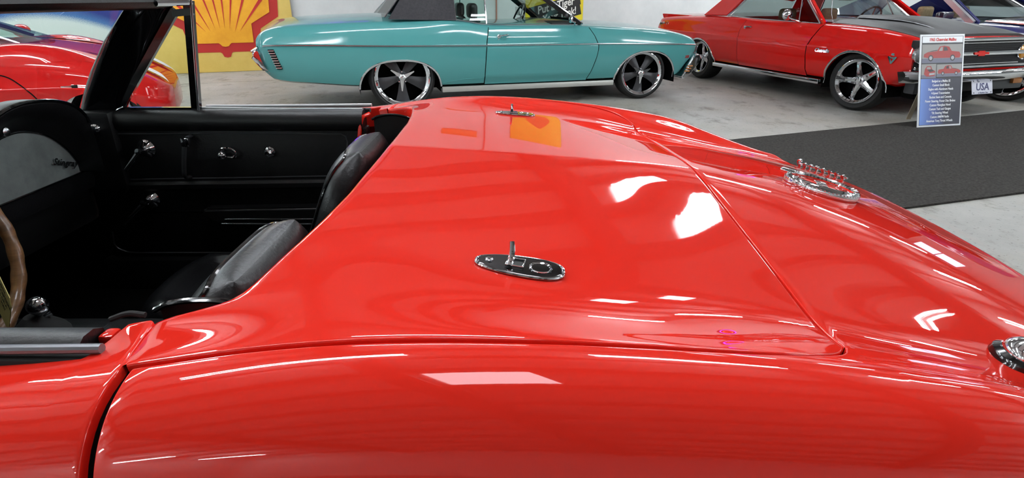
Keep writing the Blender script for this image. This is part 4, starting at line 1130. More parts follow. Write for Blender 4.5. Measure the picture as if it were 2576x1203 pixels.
# cabin
for y in (-.38, .38): buck_seat(IMP, 1.15, y, .98, LEATHER)
buck_seat(IMP, .35, 0, 1.0, LEATHER, 1.0, False, .4)
mb = MB(); mb.box((1.80, -.76, .70), (2.18, .76, .93), .04); mb.build('dashboard', BLACK, IMP)
mb = MB(); mb.box((.30, -.78, .35), (2.1, .78, .60), .02); mb.build('cabin_floor', DARK, IMP)
wheel_ring(IMP, (1.74, .38, .94), (-1, 0, .45), .19)
mb = MB(); mb.tube([(1.95, .85, .92), (1.92, .93, .98)], .008, 6); am = mb.build('mirror_arm', BLACK, IMP)
mb = MB(); mb.box((1.90, .90, .955), (1.93, 1.08, 1.075), .012); mb.build('mirror_head', WHITE, am)
# wiper cowl
mb = MB(); mb.prism([(2.24, .90), (2.38, .90), (2.30, .925), (2.22, .955)], .9, frame((0, .45, 0), (1, 0, 0), (0, 0, 1))); mb.build('wiper_cowl', DARK, IMP, smooth=False)
# ------------------------------------------------------------------ red coupe with black bonnet
MRED = M('deep_red_paint', (206, 26, 22), .6, coat=1.0, coat_r=.02, spec=.0)
MBLK = noisy(M('matt_black_bonnet', (46, 46, 46), .5, spec=.4), (42, 42, 42), (50, 50, 50), 30)
am_ = math.radians(-72.2)
MAL = empty('red_coupe', (3.98 + .76 * .952, 6.663 + .76 * .306, 0), am_)
tag(MAL, 'red coupe with matt black bonnet and chrome spoked wheels behind the information board', 'car')
mal = Shell(
    w=[(-4.36, .80), (-4.30, .86), (-4.1, .90), (-3.0, .94), (-1.0, .945), (0, .94), (.4, .925), (.58, .905), (.645, .885)],
    zt=[(-4.36, .80), (-4.30, .855), (-4.1, .885), (-3.2, .925), (-2.7, .945), (-2.2, .94), (-1.6, .915), (-.7, .905), (0, .885), (.4, .845), (.58, .815), (.645, .80)],
    zb=[(-4.36, .52), (-4.2, .38), (-3.5, .32), (-2.5, .28), (-.4, .29), (.4, .31), (.55, .36), (.645, .42)],
    zm=[(-4.36, .68), (-4.2, .69), (-3, .69), (-1, .675), (0, .665), (.4, .65), (.645, .64)],
    c=[(-4.36, .01), (-4.1, .04), (-3, .04), (-1, .04), (0, .045), (.45, .03), (.645, .015)],
    r=[(-4.36, .05), (-4.0, .09), (-2.5, .12), (-1.5, .08), (0, .10), (.45, .09), (.645, .06)], step=.008)
RA, FA = (-2.93, .40, .60, 2.1), (-.005, .42, .645, 2.1)
mal.build('body', MRED, MAL, [RA, FA])
lip(mal, MAL, RA, r=.013); lip(mal, MAL, FA, r=.013)
for sg in (-1, 1):
    mb = MB(); mb.box((-2.52, min(sg * .865, sg * .925), .235), (-.45, max(sg * .865, sg * .925), .29), .008); mb.build('sill_moulding', CHROME, MAL)
e0 = [(-1.98, .30), (-2.0, .6), (-2.02, .75), (-1.98, .90)]; e1 = [(-.69, .30), (-.70, .45), (-.715, .65), (-.66, .80), (-.62, .90)]
for sg in (-1, 1):
    d = panel(mal, MAL, 'door', [(x + .006, z) for x, z in e0], [(x - .006, z) for x, z in e1], .305, .895, MRED, sg)
    seam(mal, MAL, e1, sg=sg); seam(mal, MAL, e0, sg=sg, r=.003)
    if sg < 0:
        yy = -mal.y(-1.9, .82) - .004
        mb = MB(); mb.tube(crom([(-1.94, yy, .815), (-1.92, yy - .026, .822), (-1.84, yy - .028, .825), (-1.80, yy - .004, .822)], 4), .010, 8); h = mb.build('door_handle', CHROME, d)
        mb = MB(); mb.lathe([(.022, 0), (.022, .01), (.001, .016)], aim((-1.93, yy, .812), (0, -1, 0)), 16, False, True); mb.build('handle_button', CHROME, h)
        mb = MB(); mb.lathe([(.013, 0), (.013, .006), (.001, .008)], aim((-1.94, yy, .765), (0, -1, 0)), 14, False, True); mb.build('lock_barrel', CHROME, d)
        mb = MB(); mb.tube([(-1.02, yy + .10, .905), (-1.06, yy - .02, .945), (-1.10, yy - .04, .97)], .012, 8); a_ = mb.build('mirror_arm', CHROME, d)
        mb = MB(); mb.lathe([(.001, .03), (.04, .025), (.062, .008), (.066, 0), (.060, -.006), (.001, -.006)], aim((-1.12, yy - .05, .995), (1, -.3, .1)), 24, False, False); mb.build('mirror_head', CHROME, a_)
# boot lid spoiler lip
mb = MB(); mb.prism([(-4.30, .865), (-4.34, .925), (-4.30, .93), (-3.55, .925), (-3.5, .90)], 1.5, frame((0, .75, 0), (1, 0, 0), (0, 0, 1))); fixn(mb.build('boot_lid', MRED, MAL, smooth=False))
text('script_badge', 'Malibu', .075, frame((-4.12, -mal.y(-4.1, .78) - .003, .775), (1, 0, 0), (0, 0, 1)), CHROME, MAL, .003, .4, .002)
mb = MB(); mb.tube([( -3.955 + .028 * math.cos(a), -mal.y(-3.95, .78) - .004, .78 + .028 * math.sin(a)) for a in [2 * math.pi * k / 20 for k in range(20)]], .005, 6, closed=True); mb.build('round_badge', CHROME, MAL)
text('script_badge', 'Chevelle', .062, frame((-.47, -mal.y(-.45, .62) - .003, .620), (1, 0, 0), (0, 0, 1)), CHROME, MAL, .003, .35, .002)
vb = MB()
yv = -mal.y(.45, .6) - .004
for p in ([(-.055, .02), (-.03, .022), (0, -.028), (.03, .022), (.055, .02), (.008, -.05), (-.008, -.05)], [(-.02, .035), (.02, .035), (.016, .055), (-.016, .055)], [(-.026, .004), (.026, .004), (.022, .016), (-.022, .016)]):
    vb.prism([(.45 + x, .61 + z) for x, z in p], .006, frame((0, yv, 0), (1, 0, 0), (0, 0, 1)))
vb.build('wing_emblem', CHROME, MAL, smooth=False)
for sg in (-1, 1):
    road_wheel(MAL, 0, sg * .755, .325, .22, .245, 'chrome', math.radians(14)); road_wheel(MAL, -2.92, sg * .76, .325, .26, .235, 'chrome')
for cx, hw in ((-2.93, .40), (-.005, .42)):
    for sg in (-1, 1):
        mb = MB(); rows = [[(x, sg * yy, z) for x, z in arch(cx, hw - .006, .594 if cx < -1 else .639, 2.1)] for yy in (.50, .90)]; mb.grid(rows); mb.add(rows[0], [tuple(range(len(rows[0])))]); mb.build('wheel_liner', DARK, MAL)
for x0, x1 in ((-4.0, -3.35), (-2.52, -.45), (.43, .60)):
    mb = MB(); mb.box((x0, -.66, .20), (x1, .66, .40), .02); mb.build('underbody', DARK, MAL)
# bonnet with raised centre
mb = MB(); rows = []
for x in np.linspace(-.66, .61, 16):
    hwid = .70 + .06 * sstep(-.6, .6, x)
    row = []
    for w in np.linspace(-1, 1, 33):
        y = w * hwid; sc = float(sstep(.50, .38, abs(w)) * (1 - sstep(-.2, .58, x)) * .055) + .035 * float(sstep(.95, .8, abs(w)))
        row.append((x, y, mal.top(x, y) + .004 + sc * .6))
    rows.append(row)
mb.grid(rows)
for r_ in (rows[0], rows[-1]): mb.grid([r_, [(p[0], p[1], p[2] - .03) for p in r_]])
mb.grid([[r_[0] for r_ in rows], [(r_[0][0], r_[0][1], r_[0][2] - .03) for r_ in rows]]); mb.grid([[r_[-1] for r_ in rows], [(r_[-1][0], r_[-1][1], r_[-1][2] - .03) for r_ in rows]])
finish(mb, 'bonnet', MBLK, MAL, sharp=40)
for sg in (-1, 1):
    mb = MB(); rr = [[(x, sg * (.30 + k), mal.top(x, .35) + .038 - .02 * float(sstep(-.1, .7, x))) for k in (0, .075)] for x in np.linspace(-.62, .45, 8)]; mb.grid(rr); mb.build('bonnet_stripe', M('silver_stripe', (150, 152, 154), .4, .4) if sg < 0 else bpy.data.materials['silver_stripe'], MAL)
# nose: grille, bars, lamps, bumper
mb = MB(); mb.box((.57, -.86, .50), (.655, .86, .80), .01); gr = mb.build('grille_panel', BLACK, MAL)
for k in range(13):
    z = .535 + .0195 * k
    mb = MB(); mb.box((.653, -.60, z - .003), (.668, .60, z + .003), .001); mb.build('grille_bar', M('dark_grille', (34, 34, 36), .4, .5) if k == 0 else bpy.data.materials['dark_grille'], gr)
for z, t, x in ((.800, .016, .685), (.765, .006, .677), (.660, .020, .690), (.555, .006, .678), (.530, .013, .685)):
    mb = MB(); mb.box((x - .03, -.86 if t > .01 else -.62, z - t), (x, .86 if t > .01 else .62, z + t), min(.006, t * .6)); mb.build('grille_moulding', CHROME, MAL)
mb = MB(); mb.prism([(-.10, -.012), (-.04, -.012), (-.04, -.026), (.05, -.026), (.05, -.012), (.11, -.012), (.10, .012), (.04, .012), (.04, .026), (-.05, .026), (-.05, .012), (-.11, .012)], .008, frame((.691, 0, .66), (0, 1, 0), (0, 0, 1))); mb.build('bow_emblem', MRED, MAL, smooth=False)
AMB = M('amber_lens', (176, 118, 16), .15, coat=1, emit=(150, 90, 8), es=.15)
LENS = M('lamp_lens', (190, 198, 200), .08, .6, coat=1)
for sg in (-1, 1):
    for y, mt, lb in ((.70, AMB, 'amber glass lamp'), (.86 - .015, LENS, None)):
        m = aim((.657, sg * (y - .03), .665), (1, 0, 0))
        mb = MB(); mb.lathe([(.082, -.02), (.090, .012), (.086, .022), (.076, .014)], m, 28, False, False); b_ = mb.build('headlamp_bezel', CHROME, MAL)
        mb = MB(); mb.lathe([(.078, .008), (.06, .022), (.03, .030), (.001, .032)], m, 28, False, True); mb.build('headlamp_lens', mt, b_, lb)
def curved_bumper(car, x, hw, z0, z1, wrap, name, depth=.09):
    mb = MB(); rows = []
    for w in np.linspace(-1, 1, 41):
        bx_ = x - .10 * abs(w) ** 2.5 - (wrap * float(sstep(.90, 1.0, abs(w))))
        y = w * hw if abs(w) < .98 else np.sign(w) * hw
        zz = .0
        ring = [(bx_ - depth, z1 - .01), (bx_ - depth * .3, z1), (bx_, z1 - .02), (bx_ + .012, (z0 + z1) / 2 + .015), (bx_ - .005, z0 + .03), (bx_ - depth * .5, z0)]
        rows.append([(a, y * (1 if i else 1), b) for i, (a, b) in enumerate(ring)])
    mb.grid(rows, closed=True); mb.add(rows[0], [tuple(range(6))]); mb.add(rows[-1], [tuple(range(6))]); return fixn(mb.build(name, CHROME, car, sharp=50))
curved_bumper(MAL, .80, .93, .385, .50, .06, 'front_bumper')
mb = MB(); mb.box((.56, -.80, .27), (.68, .80, .40), .02); mb.build('lower_valance', M('dark_valance', (52, 54, 56), .5), MAL)
for sg in (-1, 1):
    mb = MB(); mb.box((.66, sg * .66 - .07, .33), (.715, sg * .66 + .07, .385), .015); mb.build('park_lamp', bpy.data.materials['amber_lens_0'], MAL)
pm = frame((.785, .02, .33), (.0, 1, 0), (-.32, 0, .95))
PLATE = M('number_plate', (196, 196, 206), .5)
mb = MB(); mb.box((-.152, -.076, 0), (.152, .076, .004), .004, pm); pl = mb.build('number_plate', PLATE, MAL, 'white number plate reading USA')
text('plate_letters', 'USA', .105, pm @ Matrix.Translation((0, -.004, .005)), M('plate_blue', (52, 54, 92), .5), pl, .0006, .12, .002)
text('plate_letters', 'The', .026, pm @ Matrix.Translation((-.06, .056, .005)), bpy.data.materials['plate_blue'], pl, .0006, .3)
text('plate_letters', 'is Number One', .022, pm @ Matrix.Translation((.01, -.062, .005)), bpy.data.materials['plate_blue'], pl, .0006)
for x in (-.125, .125):
    for y in (-.06, .06):
        mb = MB(); mb.lathe([(.006, 0), (.006, .002), (.001, .003)], pm @ Matrix.Translation((x, y, .004)), 10, False, True); mb.build('plate_screw', BLACK, pl)
# greenhouse
yb, yt = .79, .63
mb = MB(); rows = []
for x, z, k in ((-2.75, 1.20, .92), (-2.45, 1.31, .97), (-2.1, 1.35, 1), (-1.7, 1.365, 1), (-1.35, 1.34, .98), (-1.25, 1.31, .97)):
    rows.append([(x, yt * k * w, z - .03 * abs(w) ** 3) for w in np.linspace(-1, 1, 15)] + [(x, yt * k * w, z - .035 - .03 * abs(w) ** 3) for w in np.linspace(1, -1, 15)])
mb.grid(rows, closed=True); mb.add(rows[0], [tuple(range(30))]); mb.add(rows[-1], [tuple(range(30))]); fixn(mb.build('roof', MRED, MAL))
for sg in (-1, 1):
    q_ = [(-3.02, sg * .80, .93), (-2.45, sg * .815, .945), (-2.22, sg * .68, 1.22), (-2.15, sg * .62, 1.33), (-2.48, sg * .61, 1.31), (-2.75, sg * .66, 1.18)]
    pane('rear_pillar', q_ if sg < 0 else q_[::-1], MRED, MAL, t=.03)
    mb = MB(); mb.tube([(-2.45, sg * .825, .945), (-2.34, sg * .765, 1.05), (-2.14, sg * .64, 1.30)], .012, 8); mb.build('window_moulding', CHROME, MAL)
    bm_ = MB(); bar(bm_, (-.66, sg * .80, .90), (-1.28, sg * .62, 1.32), .06, .035, (0, 1, .2)); fixn(bm_.build('windscreen_pillar', MRED, MAL, smooth=False))
    mb = MB(); mb.tube([(-.70, sg * .812, .905), (-1.30, sg * .64, 1.31)], .012, 8); mb.build('pillar_moulding', CHROME, MAL)
    mb = MB(); mb.tube([(-1.06, sg * .80, .905), (-1.20, sg * .68, 1.20)], .008, 8); mb.build('quarter_bar', CHROME, MAL)
    mb = MB(); mb.tube([(-2.44, sg * .815, .948), (-1.98, sg * .81, .925), (-.72, sg * .80, .905)], .008, 6); mb.build('sill_strip', CHROME_D, MAL)
    pane('door_glass', [(-2.42, sg * .80, .94), (-1.06, sg * .795, .90), (-1.20, sg * .68, 1.2), (-1.28, sg * .63, 1.31), (-2.12, sg * .63, 1.31)], GLASS_D, MAL)
    pane('quarter_glass', [(-1.06, sg * .795, .90), (-.72, sg * .79, .90), (-1.26, sg * .63, 1.30)], GLASS_D, MAL)
rows = [[(-.66 + .14 * (1 - w * w) + (-.62 - .06 * (1 - w * w)) * u, w * (.78 - .16 * u), .905 + .02 * (1 - w * w) * (1 - u) + .415 * u) for w in np.linspace(-1, 1, 13)] for u in np.linspace(0, 1, 5)]
mb = MB(); mb.grid(rows); mb.build('windscreen', GLASS, MAL)
rows = [[(-3.0 + .27 * u, w * (.76 - .13 * u), .95 + .25 * u) for w in (-1, 0, 1)] for u in (0, .5, 1)]
mb = MB(); mb.grid(rows); mb.build('rear_screen', GLASS, MAL)
TAN = noisy(M('tan_vinyl', (178, 152, 112), .55), (168, 142, 104), (188, 162, 122), 30)
for y in (-.36, .36): buck_seat(MAL, -1.55, y, .90, TAN)
buck_seat(MAL, -2.35, 0, .92, TAN, 1, False, .4)
mb = MB(); mb.box((-1.02, -.76, .68), (-.62, .76, .905), .04); mb.build('dashboard', BLACK, MAL)
mb = MB(); mb.box((-2.5, -.78, .35), (-.9, .78, .55), .02); mb.build('cabin_floor', DARK, MAL)
wheel_ring(MAL, (-1.10, .36, .92), (-1, 0, .45), .18)
mb = MB(); mb.box((-1.20, -.11, 1.16), (-1.17, .11, 1.215), .01); im = mb.build('rear_view_mirror', BLACK, MAL)
mb = MB(); mb.tube([(-.62, -.70, .90), (-.70, -.68, 1.02), (-.95, -.55, 1.7)], .0028, 6); ae = mb.build('aerial', CHROME_D, MAL)
mb = MB(); mb.lathe([(.024, 0), (.018, .012), (.008, .03), (.001, .03)], Matrix.Translation((-.62, -.70, .895)), 14, False, True); mb.build('aerial_foot', CHROME, ae)
for y in (-.45, .2):
    mb = MB(); mb.tube([(-.55, y, .925), (-.60, y + .12, .938), (-.66, y + .48, .945)], .007, 6); mb.build('wiper', BLACK, MAL)
# ------------------------------------------------------------------ blue car beside it
BLUE = M('dark_blue_paint', (18, 26, 96), .4, coat=1, coat_r=.02)
BHOOD = M('black_bonnet', (16, 17, 22), .25, coat=1, coat_r=.05)
BLU = empty('blue_car', (6.20 + .78 * .952, 7.30 + .78 * .306, 0), am_)
tag(BLU, 'dark blue car with silver windscreen pillar and red striped black bonnet beyond the red coupe', 'car')
blu = Shell(
    w=[(-3.9, .80), (-3.8, .87), (-3.2, .93), (-1, .94), (0, .94), (.6, .90), (.85, .80)],
    zt=[(-3.9, .78), (-3.8, .86), (-3.2, .92), (-2.4, .93), (-1.6, .90), (-.7, .885), (0, .86), (.6, .80), (.85, .70)],
    zb=[(-3.9, .5), (-3.6, .34), (-2.5, .28), (-.4, .28), (.5, .28), (.85, .4)],
    zm=[(-3.9, .66), (0, .66), (.85, .60)], c=[(-3.9, .01), (-3, .04), (0, .06), (.85, .02)], r=[(-3.9, .05), (-2, .1), (0, .12), (.85, .08)], step=.006)
RA, FA = (-2.78, .38, .66, 2.0), (0, .38, .66, 2.0)
blu.build('body', BLUE, BLU, [RA, FA], 70)
for sg in (-1, 1):
    road_wheel(BLU, 0, sg * .76, .33, .24, .265, 'chrome', math.radians(20)); road_wheel(BLU, -2.78, sg * .76, .33, .24, .265, 'chrome')
    for cx in (-2.78, 0):
        mb = MB(); rows = [[(x, sg * yy, z) for x, z in arch(cx, .374, .654, 2.0)] for yy in (.50, .90)]; mb.grid(rows); mb.add(rows[0], [tuple(range(len(rows[0])))]); mb.build('wheel_liner', DARK, BLU)
mb = MB(); rows = [[(x, w * (.66 + .1 * (x + .6) / 1.3), blu.top(x, w * .7) + .006 + .012 * float(sstep(.95, .8, abs(w)))) for w in np.linspace(-1, 1, 21)] for x in np.linspace(-.62, .78, 12)]
mb.grid(rows); finish(mb, 'bonnet', BHOOD, BLU)
for sg in (-1, 1):
    mb = MB(); mb.grid([[(x, sg * (.60 + .1 * (x + .6) / 1.3 + k), blu.top(x, .66) + .021 - .012 * (k > .03)) for k in (0, .03, .065)] for x in np.linspace(-.60, .70, 10)]); mb.build('bonnet_stripe', MRED, BLU)
SILV = M('silver_pillar', (214, 214, 218), .25, .5, coat=1)
for sg in (-1, 1):
    bm_ = MB(); bar(bm_, (-.62, sg * .81, .88), (-1.36, sg * .63, 1.30), .075, .04, (0, 1, .2)); fixn(bm_.build('windscreen_pillar', SILV, BLU, smooth=False))
    bm_ = MB(); bar(bm_, (-.575, sg * .78, .88), (-1.30, sg * .60, 1.30), .07, .03, (0, 1, .2)); fixn(bm_.build('pillar_trim', BLUE, BLU, smooth=False))
    mb = MB(); mb.box((-.98, sg * .95 - .10, .925), (-.86, sg * .95 + .10, 1.02), .03); mb.build('mirror', M('navy_mirror', (14, 18, 44), .3, coat=1) if sg < 0 else bpy.data.materials['navy_mirror'], BLU)
    q_ = [(-3.1, sg * .78, .92), (-2.1, sg * .82, .925), (-1.95, sg * .66, 1.22), (-2.2, sg * .62, 1.29), (-2.5, sg * .62, 1.18)]
    pane('rear_pillar', q_ if sg < 0 else q_[::-1], BLUE, BLU, t=.03)
rows = [[(-.58 + .14 * (1 - w * w) + (-.76 - .04 * (1 - w * w)) * u, w * (.77 - .17 * u), .885 + .03 * (1 - w * w) * (1 - u) + .425 * u) for w in np.linspace(-1, 1, 13)] for u in np.linspace(0, 1, 5)]
mb = MB(); mb.grid(rows); mb.build('windscreen', GLASS_D, BLU)
mb = MB(); rows = [[(x, w * .62, z) for w in np.linspace(-1, 1, 9)] for x, z in ((-2.35, 1.27), (-2.1, 1.33), (-1.7, 1.35), (-1.35, 1.315))]; mb.grid(rows); mb.build('roof', BLUE, BLU)
# flame pattern painted along the rear quarter
FL = [M('flame_violet', (86, 84, 220), .4, coat=1), M('flame_red', (186, 44, 60), .4, coat=1)]
for k, (x0, z0, L_) in enumerate(((-1.75, .82, .5), (-1.9, .86, .6), (-2.2, .84, .5), (-2.3, .89, .45))):
    pts = crom([(x0, z0, 0), (x0 - L_ * .4, z0 + .02, 0), (x0 - L_ * .75, z0 - .01, 0), (x0 - L_, z0 + .015, 0)], 6)
    mb = MB(); mb.tube([(p.x, -blu.y(p.x, p.y) - .002, p.y) for p in pts], [max(.001, .016 * (1 - i / len(pts))) for i in range(len(pts))], 6, flat=.25); mb.build('painted_flame', FL[k % 2], BLU)
for y in (-.36, .36): buck_seat(BLU, -1.45, y, .92, TAN)
mb = MB(); mb.box((-1.0, -.76, .66), (-.6, .76, .885), .04); mb.build('dashboard', BLACK, BLU)
mb = MB(); mb.box((-2.4, -.78, .35), (-.9, .78, .55), .02); mb.build('cabin_floor', DARK, BLU)
mb = MB(); mb.box((-2.2, -.66, .20), (-.4, .66, .40), .02); mb.build('underbody', DARK, BLU)
mb = MB(); mb.tube([(-.5, -.4, .93), (-.56, .1, .945), (-.54, .3, .945)], .009, 6); mb.build('wiper', BLACK, BLU)
# ------------------------------------------------------------------ red sports car seen through the windscreen
SRED = M('bright_red_paint', (196, 24, 24), .6, coat=1, coat_r=.02, spec=.0)
SPO = empty('red_sports_car', (-2.86, 5.88, 0), math.radians(25))
tag(SPO, 'low red sports car with painted white reflections seen through the open cockpit of the convertible', 'car')
spo = Shell(
    w=[(-4.40, .80), (-4.3, .88), (-3.6, .92), (-2.2, .90), (-1.5, .90), (-.95, .92), (-.75, .88), (-.58, .77), (-.48, .58), (-.45, .38)],
    zt=[(-4.40, .80), (-4.3, .88), (-3.4, .91), (-2.4, .86), (-1.8, .83), (-1.4, .815), (-1.05, .775), (-.80, .69), (-.62, .60), (-.49, .50), (-.45, .45)],
    zb=[(-4.40, .5), (-4.2, .25), (-3, .20), (-1.3, .20), (-.7, .20), (-.45, .24)],
    zm=[(-4.40, .62), (-2.2, .56), (-1.2, .55), (-.7, .46), (-.45, .38)],
    c=[(-4.40, .01), (-3, .05), (-1.6, .05), (-1.0, .01), (-.6, .0), (-.45, .01)], r=[(-4.40, .05), (-3, .2), (-1.5, .22), (-.9, .26), (-.6, .2), (-.45, .06)], step=.006)
RA, FA = (-3.55, .37, .68, 2.0), (-.97, .33, .50, 2.0)
spo.build('body', SRED, SPO, [RA, FA], 80)
for sg in (-1, 1):
    road_wheel(SPO, -.97, sg * .74, .315, .22, .24, 'chrome'); road_wheel(SPO, -3.55, sg * .78, .335, .27, .26, 'chrome')
    for cx in (-3.55, -.95):
        mb = MB(); rows = [[(x, sg * yy, z) for x, z in arch(cx, .324, .494, 2.0)] for yy in (.45, .83)]; mb.grid(rows); mb.add(rows[0], [tuple(range(len(rows[0])))]); mb.build('wheel_liner', DARK, SPO)
    # white reflection on the closed lamp door, painted as a raised patch
    rows = []
    for i in range(9):
        u = i / 8; x = -.68 + .16 * u
        rows.append([(x + .05 * w, sg * (.43 - .10 * u + .10 * w), spo.top(x + .05 * w, .43 - .10 * u + .10 * w) + .022) for w in np.linspace(-1 + .8 * u * u, 1 - .5 * (1 - u) ** 2, 7)])
    mb = MB(); mb.grid(rows); finish(mb, 'nose_reflection', M('white_reflection', (236, 234, 238), .5, spec=.2) if sg < 0 else bpy.data.materials['white_reflection'], SPO)
    # wing crown over the front wheel
    mb = MB(); rows = []
    for i in range(17):
        u = i / 16; x = -1.80 + .90 * u; hh = .055 * math.sin(math.pi * min(1, u * 1.02)) ** 1.3
        rows.append([(x, sg * (.68 - .05 * u - .10 * (u > .6) * (u - .6) + .17 * w), spo.top(x, .68 - .05 * u - .10 * (u > .6) * (u - .6) + .17 * w) + .002 + hh * (1 - w * w) ** 1.5) for w in np.linspace(-1, 1, 15)])
    mb.grid(rows); finish(mb, 'wing_crown', SRED, SPO, sharp=70)
    mb = MB(); mb.ball((-1.78, sg * 1.0, .895), .085, 20, (.9, 1.15, .72)); mi = mb.build('mirror', SRED, SPO)
    mb = MB(); mb.tube([(-1.75, sg * .84, .84), (-1.77, sg * .95, .87)], .02, 8); mb.build('mirror_arm', SRED, mi)
    bm_ = MB(); bar(bm_, (-1.62, sg * .70, .855), (-2.35, sg * .54, 1.20), .055, .04, (0, 1, .2)); fixn(bm_.build('windscreen_pillar', GLOSSBLACK, SPO, smooth=False))
    pane('door_glass', [(-1.70, sg * .74, .86), (-2.9, sg * .74, .88), (-2.9, sg * .56, 1.18), (-2.35, sg * .55, 1.19)], GLASS_T, SPO)
    seam(spo, SPO, [(-1.62, .66), (-1.52, .655), (-1.44, .60), (-1.34, .46), (-1.34, .28)], sg=sg, r=.005)
    yv = sg * (spo.y(-1.25, .56) + .004)
    mb = MB(); mb.box((-1.17, min(yv, yv + .006 * sg), .548), (-1.08, max(yv, yv + .006 * sg), .560), .002); vt = mb.build('wing_badge', CHROME, SPO)
    bb = MB(); bb.box((-1.10, min(yv, yv + .012 * sg), .543), (-1.06, max(yv, yv + .012 * sg), .566), .003); bb.build('badge_flag', BLACK, vt)
    mb = MB(); mb.tube([(x, sg * .46, spo.top(x, .46) + .002) for x in np.linspace(-1.55, -.62, 20)], .003, 5); mb.build('bonnet_gap', DARK, SPO)
rows = [[(-1.55 + .22 * (1 - w * w) + (-.80 - .10 * (1 - w * w)) * u, w * (.70 - .15 * u), .85 + .02 * (1 - w * w) * (1 - u) + .35 * u) for w in np.linspace(-1, 1, 13)] for u in np.linspace(0, 1, 5)]
mb = MB(); mb.grid(rows); mb.build('windscreen', GLASS_T, SPO)
mb = MB(); rows = [[(x, w * .55, z - .03 * w * w) for w in np.linspace(-1, 1, 9)] for x, z in ((-2.34, 1.215), (-2.7, 1.245), (-3.1, 1.225), (-3.7, 1.05), (-4.1, .92))]; mb.grid(rows); mb.build('roof', SRED, SPO)
mb = MB(); mb.box((-1.95, -.66, .60), (-1.60, .66, .845), .05); mb.build('dashboard', BLACK, SPO)
for y in (-.36, .36): buck_seat(SPO, -2.55, y, .86, LEATHER)
wheel_ring(SPO, (-2.05, .36, .82), (-1, 0, .4), .18)
# ------------------------------------------------------------------ pale car at the far right
PAL = empty('white_car', (12.6, 13.0, 0), am_)
tag(PAL, 'white car with black mirror standing in the dark doorway beyond the blue car', 'car')
PWH = M('pearl_white_paint', (206, 210, 210), .4, coat=1)
pal = Shell(w=[(-4.3, .8), (-4, .9), (0, .92), (.7, .8)], zt=[(-4.3, .85), (-3, 1.0), (-1, .98), (0, .92), (.7, .7)], zb=[(-4.3, .4), (-3, .25), (0, .25), (.7, .35)], zm=[(-4.3, .6), (.7, .55)], c=[(-4.3, .02), (.7, .03)], r=[(-4.3, .1), (.7, .1)], step=.006)
pal.build('body', PWH, PAL, [(-2.8, .37, .68, 2.0), (0, .37, .68, 2.0)], 40)
mb = MB(); rows = [[(x, w * .62, z - .05 * abs(w) ** 3) for w in np.linspace(-1, 1, 9)] for x, z in ((-3.7, 1.05), (-3.0, 1.36), (-2.2, 1.45), (-1.5, 1.40), (-.7, 1.0))]; mb.grid(rows); mb.build('roof', PWH, PAL)
for sg in (-1, 1):
    pane('side_glass', [(-3.5, sg * .78, 1.0), (-.8, sg * .78, .98), (-1.5, sg * .62, 1.36), (-3.0, sg * .62, 1.32)], GLASS_D, PAL)
    mb = MB(); mb.ball((-1.0, sg * 1.0, 1.08), .11, 16, (.7, 1, .75)); mb.build('mirror', BLACK, PAL)
    for x in (0, -2.8): road_wheel(PAL, x, sg * .76, .33, .22, .24, 'chrome')
# ------------------------------------------------------------------ things on the wall and the floor
def WP(a, z, d=0.0):            # point on the back wall, d in front of it
    return B(a, WALL - d, z)
def wall_frame(a, z, d): return frame(WP(a, z, d), E1, (0, 0, 1))
# yellow sign board with a shell
SH = empty('shell_sign_board', B(-.9, WALL - .03, 0), YAW)
tag(SH, 'large yellow sign board with red edged shell standing against the white wall', 'sign')
YEL = noisy(M('pale_yellow_board', (222, 190, 98), .6), (214, 182, 90), (228, 198, 108), 2.2, 6)
ORA = noisy(M('golden_shell', (226, 158, 26), .55), (216, 146, 18), (234, 168, 34), 2.5, 8)
SR = M('shell_red', (176, 34, 28), .55)
mb = MB(); mb.box((-1.14, -.03, .004), (1.14, .02, 2.42), .006); bd = mb.build('board', YEL, SH)
mb = MB(); mb.box((1.13, -.034, .004), (1.146, .022, 2.42), .003); mb.build('board_edge', M('grey_edge', (140, 134, 120), .6), SH)
def shellpts(k):
    # half outline (x, z) about the axis, k grows it outward
    h = [(0, .415 - k * 1.2), (.05, .425 - k * 1.2), (.075, .455 - k), (.10, .475 - k), (.445 + k * .3, .475 - k), (.45 + k * .75, .50), (.46 + k * .95, .78 - k * .55), (.775 + k * .9, .96 - k * .5), (.80 + k, 1.30), (.74 + k, 1.60 + k * .4), (.56 + k * .7, 1.85 + k * .7), (.32 + k * .4, 2.0 + k), (0, 2.05 + k)]
    return [(x, z) for x, z in h] + [(-x, z) for x, z in h[::-1] if x > 0]
mb = MB(); mb.prism(shellpts(.145), .012, frame((0, -.03, 0), (1, 0, 0), (0, 0, 1))); mb.build('shell_border', SR, SH, smooth=False)
mb = MB(); mb.prism(shellpts(0), .024, frame((0, -.03, 0), (1, 0, 0), (0, 0, 1))); mb.build('shell_face', ORA, SH, smooth=False)
for k in range(8):
    t = (k - 3.5) / 3.5
    b0 = Vector((.26 * t, .66 + .05 * (abs(t) < .5) - .06 * abs(t) * 0)); b1 = Vector((.70 * t * (1 + .0 * abs(t)), 1.75 - .55 * abs(t) ** 1.6))
    d_ = (b1 - b0).normalized(); n_ = Vector((-d_.y, d_.x)) * .028
    mb = MB(); mb.prism([tuple(b0), tuple(b1 - n_), tuple(b1 + n_)], .005, frame((0, -.054, 0), (1, 0, 0), (0, 0, 1))); mb.build('shell_ray', SR, SH, smooth=False)
